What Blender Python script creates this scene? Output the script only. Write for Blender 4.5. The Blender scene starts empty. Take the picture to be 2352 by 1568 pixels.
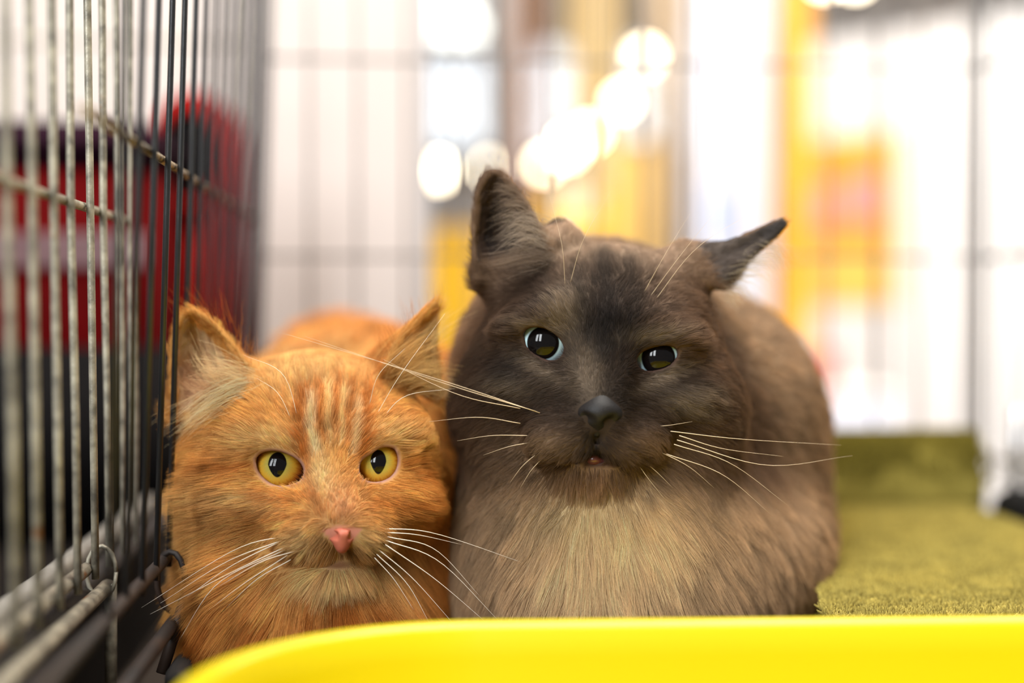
import bpy, bmesh, math, random
import numpy as np
from mathutils import Vector, Matrix, kdtree

SC = bpy.context.scene
COL = SC.collection
rng = np.random.default_rng(7)
random.seed(7)

# ------------------------------------------------------------------ camera, world, light, exposure
FPX = 2352 * 50.0 / 36.0            # focal length in pixels of a 2352 wide frame
CAM_H = 0.16                        # lens above the cage floor
PITCH = math.radians(1.17)          # looking very slightly down
FOCUS = 0.583
cam_d = bpy.data.cameras.new('camera')
cam_d.lens = 50; cam_d.sensor_width = 36; cam_d.clip_start = 0.02; cam_d.clip_end = 60
cam_d.dof.use_dof = True; cam_d.dof.focus_distance = FOCUS; cam_d.dof.aperture_fstop = 2.0
cam = bpy.data.objects.new('camera', cam_d); COL.objects.link(cam)
cam.location = (0, 0, CAM_H); cam.rotation_euler = (math.radians(90) - PITCH, 0, 0)
SC.camera = cam
SC.view_settings.view_transform = 'Standard'; SC.view_settings.look = 'None'
SC.view_settings.exposure = 0.0; SC.view_settings.gamma = 1.0
SC.view_settings.use_curve_mapping = False
SC.cycles.max_bounces = 6; SC.cycles.diffuse_bounces = 3; SC.cycles.glossy_bounces = 3
SC.cycles.transmission_bounces = 4; SC.cycles.transparent_max_bounces = 6
SC.cycles.caustics_reflective = False; SC.cycles.caustics_refractive = False
SC.cycles.sample_clamp_indirect = 4.0

world = bpy.data.worlds.new('hall_air'); SC.world = world; world.use_nodes = True
bg = world.node_tree.nodes['Background']
bg.inputs[0].default_value = (0.95, 0.97, 1.0, 1); bg.inputs[1].default_value = 0.24

def area_light(name, loc, target, size, size_y, power, color):
    l = bpy.data.lights.new(name, 'AREA'); l.shape = 'RECTANGLE'
    l.size = size; l.size_y = size_y; l.energy = power; l.color = color
    o = bpy.data.objects.new(name, l); COL.objects.link(o); o.location = loc
    d = Vector(target) - Vector(loc)
    o.rotation_euler = d.to_track_quat('-Z', 'Y').to_euler()
    return o
area_light('hall_window_light', (-1.45, -1.4, 1.45), (0, 0.6, 0.1), 0.42, 1.5, 46, (0.93, 0.97, 1.0))
area_light('hall_window_light', (-0.75, -1.6, 1.45), (0, 0.6, 0.1), 0.42, 1.5, 46, (0.93, 0.97, 1.0))
area_light('hall_ceiling_light', (0.35, 0.45, 2.0), (0, 0.8, 0.0), 1.6, 1.2, 80, (1.0, 0.95, 0.87))
area_light('booth_spot_light', (1.3, 2.0, 1.5), (0.1, 0.7, 0.1), 0.4, 0.4, 26, (1.0, 0.86, 0.66))
area_light('added_wall_fill', (1.2, 1.6, 1.9), (1.5, 3.2, 0.2), 1.0, 0.4, 38, (1.0, 0.95, 0.9))  # unseen lamp, added to brighten the white display wall
area_light('added_banner_fill', (0.2, 2.6, 2.2), (0.2, 4.2, 0.1), 1.2, 0.5, 55, (1.0, 0.93, 0.82))  # another added lamp out of view, lifts the banners and posts

# ------------------------------------------------------------------ helpers
CP, SP = math.cos(PITCH), math.sin(PITCH)
def c2w(p):
    p = np.asarray(p, dtype=np.float64)
    x, y, z = p[..., 0], p[..., 1], p[..., 2]
    return np.stack([x, y * CP + z * SP, -y * SP + z * CP + CAM_H], -1)
def w2c(p):
    p = np.asarray(p, dtype=np.float64)
    x, y, z = p[..., 0], p[..., 1], p[..., 2] - CAM_H
    return np.stack([x, y * CP - z * SP, y * SP + z * CP], -1)
def C(px, py, D):
    """camera-space point seen at pixel (px, py) at distance D along the view axis"""
    return np.array([(px - 1176) / FPX * D, D, -(py - 784) / FPX * D])
def Wp(px, py, D): return Vector(c2w(C(px, py, D)))
U = 0.588 / FPX                     # metres of one pixel where the cats are
def Q(px, py, dd): return C(px, py, 0.588 + dd * U)
YAW = math.radians(4.47)
def K(x, y, z):                     # cage axes to world
    return Vector((x * math.cos(YAW) - y * math.sin(YAW), x * math.sin(YAW) + y * math.cos(YAW), z))
def srgb(r, g, b):
    f = lambda c: (c / 255 / 12.92) if c / 255 <= 0.04045 else ((c / 255 + 0.055) / 1.055) ** 2.4
    return np.array([f(r), f(g), f(b)])
def s4(r, g, b): return (*srgb(r, g, b), 1.0)

def mat(name, color, rough=0.5, metal=0.0, spec=0.5, noise=None, bump=None, emit=None, coat=0.0):
    m = bpy.data.materials.new(name); m.use_nodes = True
    nt = m.node_tree; b = nt.nodes['Principled BSDF']
    b.inputs['Base Color'].default_value = color
    b.inputs['Roughness'].default_value = rough; b.inputs['Metallic'].default_value = metal
    b.inputs['Specular IOR Level'].default_value = spec; b.inputs['Coat Weight'].default_value = coat
    tc = nt.nodes.new('ShaderNodeTexCoord')
    if noise:
        c2, scale, lo, hi = noise
        n = nt.nodes.new('ShaderNodeTexNoise'); n.inputs['Scale'].default_value = scale; n.inputs['Detail'].default_value = 6
        nt.links.new(tc.outputs['Object'], n.inputs['Vector'])
        r = nt.nodes.new('ShaderNodeValToRGB'); r.color_ramp.elements[0].position = lo; r.color_ramp.elements[1].position = hi
        r.color_ramp.elements[0].color = color; r.color_ramp.elements[1].color = c2
        nt.links.new(n.outputs['Fac'], r.inputs['Fac']); nt.links.new(r.outputs['Color'], b.inputs['Base Color'])
    if bump:
        scale, strength, dist = bump
        n = nt.nodes.new('ShaderNodeTexNoise'); n.inputs['Scale'].default_value = scale; n.inputs['Detail'].default_value = 4
        nt.links.new(tc.outputs['Object'], n.inputs['Vector'])
        bp = nt.nodes.new('ShaderNodeBump'); bp.inputs['Strength'].default_value = strength; bp.inputs['Distance'].default_value = dist
        nt.links.new(n.outputs['Fac'], bp.inputs['Height']); nt.links.new(bp.outputs['Normal'], b.inputs['Normal'])
    if emit:
        b.inputs['Emission Color'].default_value = emit[0]; b.inputs['Emission Strength'].default_value = emit[1]
    return m

def empty(name, loc, label=None, cat=None, group=None):
    o = bpy.data.objects.new(name, None); o.location = loc; COL.objects.link(o); o.empty_display_size = 0.05
    return tag(o, label, cat, group)
def tag(o, label=None, cat=None, group=None, kind=None):
    if label: o['label'] = label
    if cat: o['category'] = cat
    if group: o['group'] = group
    if kind: o['kind'] = kind
    return o
def link(name, me, material, parent=None, smooth=True):
    if smooth:
        me.polygons.foreach_set('use_smooth', np.ones(len(me.polygons), dtype=bool))
    o = bpy.data.objects.new(name, me); COL.objects.link(o)
    if material is not None and not me.materials: me.materials.append(material)
    if parent is not None:
        o.parent = parent
        o.matrix_parent_inverse = Matrix.Translation(-parent.location) if parent.type == 'EMPTY' else Matrix.Identity(4)
    return o
def mesh_np(name, v, f):
    me = bpy.data.meshes.new(name)
    v = np.asarray(v, dtype=np.float32); f = np.asarray(f, dtype=np.int32); k = f.shape[1]
    me.vertices.add(len(v)); me.vertices.foreach_set('co', v.ravel())
    me.loops.add(f.size); me.loops.foreach_set('vertex_index', f.ravel())
    me.polygons.add(len(f)); me.polygons.foreach_set('loop_start', np.arange(0, f.size, k, dtype=np.int32))
    me.update(calc_edges=True); me.validate()
    return me
def bm_mesh(name, bm):
    me = bpy.data.meshes.new(name); bm.to_mesh(me); bm.free(); return me
def tube(pts, rad, sides=8, closed=False, caps=True):
    """verts, quads of a tube along a polyline"""
    pts = np.asarray([tuple(p) for p in pts], dtype=np.float64); n = len(pts)
    rad = np.full(n, rad) if np.isscalar(rad) else np.asarray(rad)
    if closed: t = np.roll(pts, -1, 0) - np.roll(pts, 1, 0)
    else: t = np.gradient(pts, axis=0)
    t /= np.linalg.norm(t, axis=1, keepdims=True) + 1e-12
    ref = np.array([0, 0, 1.0]) if abs(t[0, 2]) < 0.9 else np.array([1.0, 0, 0])
    u = np.zeros_like(pts); prev = np.cross(t[0], ref)
    for i in range(n):
        prev = prev - t[i] * np.dot(prev, t[i]); prev /= np.linalg.norm(prev) + 1e-12; u[i] = prev
    w = np.cross(t, u)
    a = np.linspace(0, 2 * math.pi, sides, endpoint=False)
    v = pts[:, None] + rad[:, None, None] * (np.cos(a)[None, :, None] * u[:, None] + np.sin(a)[None, :, None] * w[:, None])
    v = v.reshape(-1, 3); f = []
    m = n if closed else n - 1
    for i in range(m):
        j = (i + 1) % n
        for k in range(sides):
            k2 = (k + 1) % sides
            f.append((i * sides + k, i * sides + k2, j * sides + k2, j * sides + k))
    if caps and not closed:
        v = np.vstack([v, pts[0], pts[-1]])
        for k in range(sides):
            k2 = (k + 1) % sides
            f.append((len(v) - 2, k2, k, k)); f.append((len(v) - 1, (n - 1) * sides + k, (n - 1) * sides + k2, (n - 1) * sides + k2))
    return v, f
def add_tube(name, pts, rad, material, parent, sides=8, closed=False):
    v, f = tube(pts, rad, sides, closed)
    me = bpy.data.meshes.new(name)
    me.from_pydata([tuple(p) for p in v], [], [tuple(dict.fromkeys(q)) for q in f]); me.update()
    return link(name, me, material, parent)
def box_bm(bm, lo, hi, rot=None):
    c = (Vector(lo) + Vector(hi)) / 2; d = Vector(hi) - Vector(lo)
    M = Matrix.Translation(c) @ Matrix.Diagonal((*d, 1))
    return bmesh.ops.create_cube(bm, size=1, matrix=M)['verts']
def add_box(name, lo, hi, material, parent=None, bevel=0.0, seg=2, rotz=0.0):
    bm = bmesh.new(); box_bm(bm, lo, hi)
    if bevel: bmesh.ops.bevel(bm, geom=bm.edges[:], offset=bevel, segments=seg, affect='EDGES', profile=0.5)
    if rotz:
        c = (Vector(lo) + Vector(hi)) / 2
        bmesh.ops.rotate(bm, verts=bm.verts, cent=c, matrix=Matrix.Rotation(rotz, 3, 'Z'))
    return link(name, bm_mesh(name, bm), material, parent, smooth=False)
def catmull(pts, n):
    pts = np.asarray(pts, dtype=np.float64)
    P = np.vstack([2 * pts[0] - pts[1], pts, 2 * pts[-1] - pts[-2]]); m = len(pts) - 1
    out = []
    for t in np.linspace(0, m, n):
        i = min(int(t), m - 1); s = t - i; a, b, c, d = P[i], P[i + 1], P[i + 2], P[i + 3]
        out.append(0.5 * ((2 * b) + (c - a) * s + (2 * a - 5 * b + 4 * c - d) * s * s + (3 * b - a - 3 * c + d) * s ** 3))
    return np.array(out)
# ------------------------------------------------------------------ hall
def struct(o): o['kind'] = 'structure'; return o
M_floor = mat('hall_floor', s4(150,140,130), 0.5, noise=(s4(165,155,145), 3, .3, .7))
M_wall = mat('hall_wall', s4(222,210,200), 0.8, noise=(s4(212,200,190), 2, .3, .7))
M_part = mat('partition_white', s4(219,206,198), 0.6, noise=(s4(212,199,191), 5, .3, .7))
M_white = mat('panel_white', s4(245,243,242), 0.55, noise=(s4(238,236,236), 4, .3, .7))
M_alu = mat('aluminium', s4(190,190,192), 0.35, 0.8, noise=(s4(170,170,172), 20, .3, .7))
M_yel = mat('booth_yellow', s4(244,172,40), 0.45, noise=(s4(236,162,32), 6, .3, .7))
M_cream = mat('booth_cream', s4(246,214,150), 0.55, noise=(s4(240,205,140), 6, .3, .7))
M_orange = mat('booth_orange', s4(225,140,40), 0.5, noise=(s4(210,128,36), 6, .3, .7))
M_day = mat('daylight_pane', (0.9, 0.95, 1, 1), 0.2, emit=((0.86, 0.93, 1.0, 1), 1.5))
M_bulb = mat('lamp_glow', (1, 0.9, 0.75, 1), 0.3, emit=((1.0, 0.86, 0.62, 1), 20))
M_bulb2 = mat('tube_glow', (1, 1, 0.9, 1), 0.3, emit=((0.97, 1.0, 0.93, 1), 4))
M_dark = mat('dark_metal', s4(40,40,42), 0.5, 0.3, noise=(s4(52,50,50), 30, .3, .7))
struct(add_box('floor', (-5, -2.5, -0.80), (6, 9.0, -0.75), M_floor))
struct(add_box('wall_back', (-5, 8.6, -0.75), (6, 8.8, 4.2), M_wall))
def pane_window(i, px0, px1, py0, py1, D):
    a, b = Wp(px0, py1, D), Wp(px1, py0, D); y = 8.55
    a = a * (y / D); b = b * (y / D); a.z = CAM_H + (a.z - CAM_H * y / D); b.z = CAM_H + (b.z - CAM_H * y / D)
    w = add_box('window_%d' % i, (a.x, y, a.z), (b.x, y + 0.04, b.z), M_day); struct(w)
    cx, cz = (a.x + b.x) / 2, (a.z + b.z) / 2; t = 0.022
    for lo, hi in (((a.x - t, y - .03, a.z - t), (a.x, y + .05, b.z + t)), ((b.x, y - .03, a.z - t), (b.x + t, y + .05, b.z + t)), ((a.x, y - .03, a.z - t), (b.x, y + .05, a.z)), ((a.x, y - .03, b.z), (b.x, y + .05, b.z + t)), ((a.x, y - .02, cz - .012), (b.x, y - .002, cz + .012))):
        add_box('window_frame', lo, hi, M_alu, w)
for i, (a, b, c, d) in enumerate([(985,1100,140,330), (1235,1345,120,350), (1450,1565,110,330), (1590,1690,190,420)]): pane_window(i + 1, a, b, c, d, 8.5)
# white partition just behind the cages
def cage_box(name, lo, hi, material, parent=None, bevel=0.0, seg=2):
    bm = bmesh.new(); box_bm(bm, lo, hi)
    if bevel: bmesh.ops.bevel(bm, geom=bm.edges[:], offset=bevel, segments=seg, affect='EDGES', profile=0.5)
    bmesh.ops.rotate(bm, verts=bm.verts, cent=(0, 0, 0), matrix=Matrix.Rotation(YAW, 3, 'Z'))
    return link(name, bm_mesh(name, bm), material, parent, smooth=bevel > 0)
pt = struct(cage_box('wall_left', (-1.9, 1.34, -0.75), (0.022, 1.365, 1.5), M_part))
struct(cage_box('trim_1', (0.022, 1.335, -0.75), (0.030, 1.37, 1.5), M_alu))
# table under the cages
tb = empty('trestle_table', (0.1, 0.7, -0.75), 'long dark trestle table under the wire cages', 'table')
M_table = mat('table_top', s4(70,60,52), 0.6, noise=(s4(84,72,62), 12, .3, .7))
cage_box('tabletop', (-1.2, 0.10, -0.055), (0.75, 1.3, -0.026), M_table, tb, 0.004)
for x in (-1.1, 0.65):
    for y in (0.3, 1.22):
        p = K(x, y, 0); add_tube('leg', [(p.x, p.y, -0.75), (p.x, p.y, -0.055)], 0.018, M_dark, tb, 10)

# ------------------------------------------------------------------ things of the hall, far out of focus
def at(px, py, D): return Wp(px, py, D)
def up_box(name, px0, px1, py0, py1, D, depth, material, parent=None, bevel=0.004, zlo=None):
    a, b = at(px0, py1, D), at(px1, py0, D)
    return add_box(name, (a.x, a.y, a.z if zlo is None else zlo), (b.x, a.y + depth, b.z), material, parent, bevel)
def post(px0, px1, D, material, label, cat='post', top=2.3):
    a, b = at(px0, 717, D), at(px1, 717, D); e = empty('booth_post', ((a.x + b.x) / 2, D, -0.75), label, cat)
    w = b.x - a.x
    add_box('shaft', (a.x, D, -0.73), (b.x, D + w, top), material, e, 0.006)
    add_box('foot', (a.x - 0.04, D - 0.04, -0.75), (b.x + 0.04, D + w + 0.04, -0.73), M_dark, e, 0.004)
    add_box('cap', (a.x - 0.006, D - 0.006, top), (b.x + 0.006, D + w + 0.006, top + 0.02), M_alu, e, 0.004)
    return e
post(1785, 1862, 2.9, M_yel, 'tall yellow booth post rising behind the brown cat\'s back')
post(1310, 1420, 4.6, M_cream, 'cream booth post between the bright windows')
post(1128, 1172, 4.2, mat('post_grey', s4(186,186,190), 0.4, noise=(s4(170,170,176), 8, .3, .7)), 'slim grey booth post just right of the white partition')
post(1192, 1228, 5.2, M_orange, 'slim orange booth post behind the grey post')
post(1500, 1560, 3.9, mat('post_tan', s4(214,186,150), 0.5, noise=(s4(200,172,138), 8, .3, .7)), 'tan booth post behind the top of the brown cat\'s head')
def banner(px0, px1, py0, D, material, label, accents=(), back=None):
    a, b = at(px0, py0, D), at(px1, 717, D); e = empty('banner_stand', ((a.x + b.x) / 2, D, -0.75), label, 'banner')
    add_box('fabric', (a.x, D, -0.68), (b.x, D + 0.012, a.z), material, e, 0.003)
    add_box('base', (a.x - 0.01, D - 0.06, -0.75), (b.x + 0.01, D + 0.08, -0.68), M_alu, e, 0.01)
    add_box('top_bar', (a.x - 0.005, D - 0.008, a.z), (b.x + 0.005, D + 0.02, a.z + 0.02), M_alu, e, 0.004)
    add_tube('pole', [((a.x + b.x) / 2, D + 0.03, -0.68), ((a.x + b.x) / 2, D + 0.03, a.z)], 0.008, M_dark, e)
    for (q0, q1, r0, r1, m) in accents:
        c, d = at(q0, r1, D), at(q1, r0, D); add_box('print', (c.x, D - 0.004, c.z), (d.x, D - 0.0005, d.z), m, e, 0.001)
    return e
banner(985, 1095, 520, 2.8, mat('banner_yellow', s4(255,200,20), 0.5, noise=(s4(252,194,16), 5, .3, .7)), 'yellow roll-up banner seen between the two cats')
banner(1245, 1400, 430, 3.3, mat('banner_gold', s4(255,205,50), 0.5, noise=(s4(250,190,40), 5, .3, .7)), 'golden banner behind the brown cat\'s upright ear', [(1275,1365,440,505,mat('print_cream', s4(255,238,205), 0.6, noise=(s4(250,228,190), 9, .3, .7)))])
banner(1420, 1500, 330, 3.6, mat('banner_amber', s4(250,206,110), 0.5, noise=(s4(244,196,96), 5, .3, .7)), 'amber banner behind the crown of the brown cat\'s head')
banner(1585, 1765, -70, 3.4, mat('banner_lilac', s4(232,234,248), 0.5, noise=(s4(216,224,246), 4, .3, .7)), 'pale lilac banner behind the brown cat\'s flattened ear', [(1620,1700,430,560,mat('print_blue', s4(200,214,244), 0.6, noise=(s4(190,206,240), 9, .3, .7)))])
# white display wall on the right with its poster
dw = empty('display_wall', (1.35, 3.0, -0.75), 'white display wall on the right carrying an orange poster', 'display wall')
A_, B_ = at(1852, 717, 3.3), at(2700, 717, 2.75)
def on_wall(t0, t1, z0, z1, off, th, name, material, parent, bev=0.002):
    A2 = Vector((A_.x, A_.y, 0)); B2 = Vector((B_.x, B_.y, 0)); d = (B2 - A2); L = d.length; d.normalize(); n = Vector((d.y, -d.x, 0))
    bm = bmesh.new(); box_bm(bm, (t0 * L, -off - th, z0), (t1 * L, -off, z1))
    bmesh.ops.bevel(bm, geom=bm.edges[:], offset=bev, segments=1, affect='EDGES')
    Mx = Matrix(((d.x, -n.x, 0, A2.x), (d.y, -n.y, 0, A2.y), (0, 0, 1, 0), (0, 0, 0, 1)))
    bm.transform(Mx); return link(name, bm_mesh(name, bm), material, parent, smooth=False)
for k in range(4):
    on_wall(k / 4 + .003, (k + 1) / 4 - .003, -0.72, 0.78, -0.03, 0.028, 'panel', M_white, dw)
for k in range(5): on_wall(k / 4 - .008, k / 4 + .008, -0.75, 0.80, -0.04, 0.045, 'upright', M_alu if k else M_cream, dw)
on_wall(0, 1, 0.78, 0.80, -0.035, 0.035, 'top_rail', M_alu, dw)
def wt(px):                                                        # fraction along the wall seen at a pixel column
    u = (px - 1176) / FPX; d = B_ - A_
    return (u * A_.y - A_.x) / (d.x - u * d.y)
def wzz(py, t): return CAM_H + (717 - py) / FPX * (A_.y + t * (B_.y - A_.y))
M_pink = mat('print_pink', s4(240,166,172), 0.6, noise=(s4(236,154,162), 9, .3, .7)); M_amber = mat('print_amber', s4(242,170,54), 0.6, noise=(s4(238,160,44), 5, .3, .7))
M_lem = mat('print_lemon', s4(250,206,104), 0.6, noise=(s4(248,198,92), 5, .3, .7))
po = empty('wall_poster', (1.0, 3.2, 0.1), 'orange and yellow poster with pink patches on the white display wall', 'poster')
def pr(name, a, b, c, d, off, m): t = wt((a + b) / 2); return on_wall(wt(a), wt(b), wzz(d, t), wzz(c, t), off, 0.003, name, m, po, 0.0008)
pr('sheet', 1866, 2065, 310, 700, 0.0, M_lem); pr('print', 1870, 2060, 330, 560, 0.0035, M_amber); pr('print', 1955, 2030, 400, 510, 0.007, M_pink); pr('print', 1872, 1925, 430, 520, 0.007, M_pink)
rb = empty('red_box', at(1905, 900, 2.6), 'small red box on a white plinth right of the brown cat\'s back', 'box')
up_box('carton', 1888, 1922, 815, 905, 2.6, 0.05, mat('box_red', s4(232,90,70), 0.5, noise=(s4(220,80,60), 8, .3, .7)), rb, 0.003)
up_box('lid', 1886, 1924, 806, 815, 2.6, 0.052, mat('lid_red', s4(200,60,50), 0.5, noise=(s4(210,70,56), 8, .3, .7)), rb, 0.001)
pl = empty('plinth', (at(1960, 717, 2.55).x, 2.6, -0.75), 'white plinth with a red box on it', 'plinth')
up_box('body', 1870, 2060, 915, 1000, 2.55, 0.3, mat('plinth_white', s4(240,240,250), 0.5, noise=(s4(230,232,248), 4, .3, .7)), pl, 0.004, zlo=-0.72)
up_box('top', 1862, 2068, 905, 915, 2.54, 0.32, M_white, pl, 0.003); up_box('base', 1875, 2055, 1000, 1010, 2.57, 0.26, M_dark, pl, 0.003, zlo=-0.75)
# lamps
def lamp(px, py, D, r, label, m=M_bulb, arm=1.35):
    p = at(px, py, D); e = empty('booth_lamp', p, label, 'lamp', 'bare bulb lamps of the booths')
    bm = bmesh.new(); bmesh.ops.create_uvsphere(bm, u_segments=16, v_segments=10, radius=r, matrix=Matrix.Translation(p)); link('bulb', bm_mesh('bulb', bm), m, e)
    add_tube('socket', [p + Vector((0, 0, r * .8)), p + Vector((0, 0, r * 1.5)), p + Vector((0, 0, r * 2.6))], [r * .7, r * .55, r * .4], M_dark, e, 12)
    add_tube('cord', [p + Vector((0, 0, r * 2.6)), p + Vector((0, 0, arm))], 0.003, M_dark, e, 6)
for px, py, D, r, w in [(1005,392,4.4,.024,'low glowing bulb beside the white partition edge'), (1132,386,4.4,.022,'low glowing bulb behind the tip of the upright ear'), (1300,340,4.2,.026,'large bright bulb right of the upright ear'), (1250,376,4.6,.019,'bulb just under and left of the large bright bulb'),
                        (1355,305,4.4,.020,'bulb next in the rising row after the large one'), (1428,232,4.3,.019,'bulb in the middle of the rising row'), (1482,130,4.9,.026,'bulb high in front of the third window'), (1630,185,4.2,.026,'bulb hanging over the pale lilac banner'), (1715,118,4.0,.024,'bulb highest on the right, near the yellow post')]:
    lamp(px, py, D, r, w)
for k, (px, py, l) in enumerate([(1045, 62, 'lower glowing tube lamp at the top beside the partition'), (1025, 8, 'upper glowing tube lamp at the top beside the partition')]):
    p = at(px, py, 4.8); e = empty('tube_lamp', p, l, 'lamp', 'tube lamps of the booths')
    add_box('tube', p - Vector((.075, .02, .03)), p + Vector((.075, .02, .03)), M_bulb2, e, 0.012); add_box('housing', p + Vector((-.085, -.025, .03)), p + Vector((.085, .025, .045)), M_alu, e, 0.004)
for k, px in enumerate([1895, 1965]):
    lamp(px, -52, 3.6, .024, ['left of two bulbs above the display wall', 'right of two bulbs above the display wall'][k], arm=1.0)

# ------------------------------------------------------------------ the black wire cage
def wire_mat(name, c, c2, rough, spec=0.5, scale=60, lo=.35, hi=.65, metal=0.0):
    return mat(name, c, rough, metal, spec, noise=(c2, scale, lo, hi), bump=(180, .25, .0006))
M_black = wire_mat('black_enamel', s4(30,31,34), s4(40,40,42), 0.34, 0.55)
cage = empty('wire_cage', K(0.146, 0.70, -0.026), 'black wire show cage holding the two cats', 'cage')
LW, BWY, RW = -0.094, 0.968, 0.404
def lean(z): return (z - 0.19) * 0.033
def bar(name, pts, r, m, parent, sides=8): return add_tube(name, pts, r, m, parent, sides)
ys = [0.4865 + 0.0315 * k for k in range(16)]
bar_me = None
for y in ys:
    bar('bar', [K(LW + lean(z), y, z) for z in (0.052, 0.2, 0.35, 0.46)], 0.00128, M_black, cage)
M_lit_wire = wire_mat('lit_crosswire', s4(52,44,38), s4(186,162,130), 0.4, 0.5, 130, .42, .6)  # tan mottling paints in the light caught along the black crosswires
for z in (0.2216, 0.372): bar('crossbar', [K(LW - 0.0030 + lean(z), y, z) for y in (0.44, 0.7, 0.965)], 0.0017, M_lit_wire, cage)
M_rust = wire_mat('rusty_rail', s4(26,20,18), s4(54,38,28), 0.6, 0.4, 45, .4, .75)
bar('bottom_rail', [K(LW + lean(.055) - 0.001, y, 0.056) for y in (0.33, 0.6, 0.968)], 0.0026, M_rust, cage)
bar('lower_rail', [K(LW + lean(.03) + 0.004, y, 0.030) for y in (0.33, 0.6, 0.968)], 0.0030, M_rust, cage)
M_back = wire_mat('grey_wire', s4(92,84,78), s4(112,104,98), 0.4, 0.5)
x = LW + 0.0325
while x < RW - 0.01:
    bar('bar', [K(x, BWY, z) for z in (0.04, 0.25, 0.46)], 0.0011, M_back, cage); x += 0.0325
for z in (0.331, 0.198, 0.06): bar('crossbar', [K(LW, BWY + 0.0028, z), K(RW, BWY + 0.0028, z)], 0.0012, M_back, cage)
bar('corner_post', [K(RW, BWY, z) for z in (0.03, 0.25, 0.46)], 0.0034, M_black, cage)
bar('corner_post', [K(LW + lean(z), BWY, z) for z in (0.03, 0.25, 0.46)], 0.0028, M_black, cage)
for k in range(1, 8): bar('bar', [K(RW, BWY - 0.0325 * k, z) for z in (0.04, 0.25, 0.46)], 0.0012, M_black, cage)
for z in (0.331, 0.198, 0.06): bar('crossbar', [K(RW + 0.0028, BWY, z), K(RW + 0.0028, 0.72, z)], 0.0015, M_black, cage)
# spring clips along the left foot of the cage
for y in (0.600, 0.690, 0.80):
    th = np.linspace(0, 1.7 * math.pi, 14)
    bar('clip', [K(LW - 0.002 + 0.0062 * math.cos(t), y + 0.0015 * t, 0.047 + 0.013 * math.sin(t)) for t in th], 0.0013, M_rust, cage, 6)
    bar('clip', [K(LW - 0.004, y - 0.01, 0.012), K(LW + 0.002, y, 0.034), K(LW + 0.006, y + 0.016, 0.052), K(LW + 0.012, y + 0.02, 0.060)], 0.0026, M_rust, cage, 6)
# base pan: floor and a rolled rim in one plastic moulding
M_pan = mat('pan_plastic', s4(18,17,17), 0.6, noise=(s4(32,30,30), 14, .3, .7))
def pan(name, x0, x1, y0, y1, z0, zr, material, parent, wall=0.006, r=0.03, lip=0.006):
    def ring(off, z, n=7):
        out = []
        for cx, cy, a0 in ((x1 - r, y1 - r, 0), (x0 + r, y1 - r, 90), (x0 + r, y0 + r, 180), (x1 - r, y0 + r, 270)):
            for i in range(n):
                a = math.radians(a0 + 90 * i / (n - 1)); out.append(K(cx + (r + off) * math.cos(a), cy + (r + off) * math.sin(a), z))
        return out
    rings = [ring(-wall, z0 + 0.004), ring(-wall * .6, zr - 0.004), ring(-wall * .3, zr), ring(lip * .5, zr + 0.001), ring(lip, zr - 0.002), ring(lip, zr - 0.007), ring(0, zr - 0.008), ring(-wall, z0)]
    n = len(rings[0]); bm = bmesh.new(); vs = [[bm.verts.new(p) for p in rg] for rg in rings]
    for a, b in zip(vs[:-1], vs[1:]):
        for i in range(n): bm.faces.new((a[i], b[i], b[(i + 1) % n], a[(i + 1) % n]))
    bm.faces.new(vs[0]); bm.faces.new(vs[-1][::-1]); bmesh.ops.recalc_face_normals(bm, faces=bm.faces)
    return link(name, bm_mesh(name, bm), material, parent)
add_b = cage_box('corner_foot', (0.369, 0.745, -0.020), (0.450, 0.872, 0.050), mat('black_rubber', s4(6,6,7), 0.8, spec=0.15, noise=(s4(10,10,10), 40, .3, .7)), cage, 0.012, 3)
for yy in (0.84, 0.865): bar('foot_rod', [K(0.384, yy, 0.048), K(0.386, yy, 0.10)], 0.004, M_alu, cage)
pan('base_pan', LW + 0.006, RW - 0.038, 0.545, BWY + 0.004, -0.026, 0.018, M_pan, cage)
# pan floor sits at z=0: a liner board
cage_box('liner_board', (LW + 0.016, 0.556, -0.022), (RW - 0.050, BWY - 0.006, -0.0005), mat('liner', s4(24,19,16), 0.8, noise=(s4(34,27,22), 20, .3, .7)), cage, 0.002)

# ------------------------------------------------------------------ the old beige cage next door
M_beige = bpy.data.materials.new('worn_galvanised'); M_beige.use_nodes = True
nt = M_beige.node_tree; b_ = nt.nodes['Principled BSDF']; tc = nt.nodes.new('ShaderNodeTexCoord')
def nz_(scale, det): 
    n = nt.nodes.new('ShaderNodeTexNoise'); n.inputs['Scale'].default_value = scale; n.inputs['Detail'].default_value = det; nt.links.new(tc.outputs['Object'], n.inputs['Vector']); return n
n1, n2 = nz_(150, 8), nz_(34, 5)
r1 = nt.nodes.new('ShaderNodeValToRGB'); e = r1.color_ramp.elements; e[0].position = .3; e[0].color = s4(104,99,89); e[1].position = .68; e[1].color = s4(184,176,156)
nt.links.new(n1.outputs['Fac'], r1.inputs['Fac'])
r2 = nt.nodes.new('ShaderNodeValToRGB'); r2.color_ramp.elements[0].position = .68; r2.color_ramp.elements[1].position = .74; nt.links.new(n2.outputs['Fac'], r2.inputs['Fac'])
mx = nt.nodes.new('ShaderNodeMix'); mx.data_type = 'RGBA'; nt.links.new(r2.outputs['Color'], mx.inputs['Factor']); nt.links.new(r1.outputs['Color'], mx.inputs[6]); mx.inputs[7].default_value = s4(150,98,54)
nt.links.new(mx.outputs[2], b_.inputs['Base Color']); b_.inputs['Roughness'].default_value = .42; b_.inputs['Metallic'].default_value = .25
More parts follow.
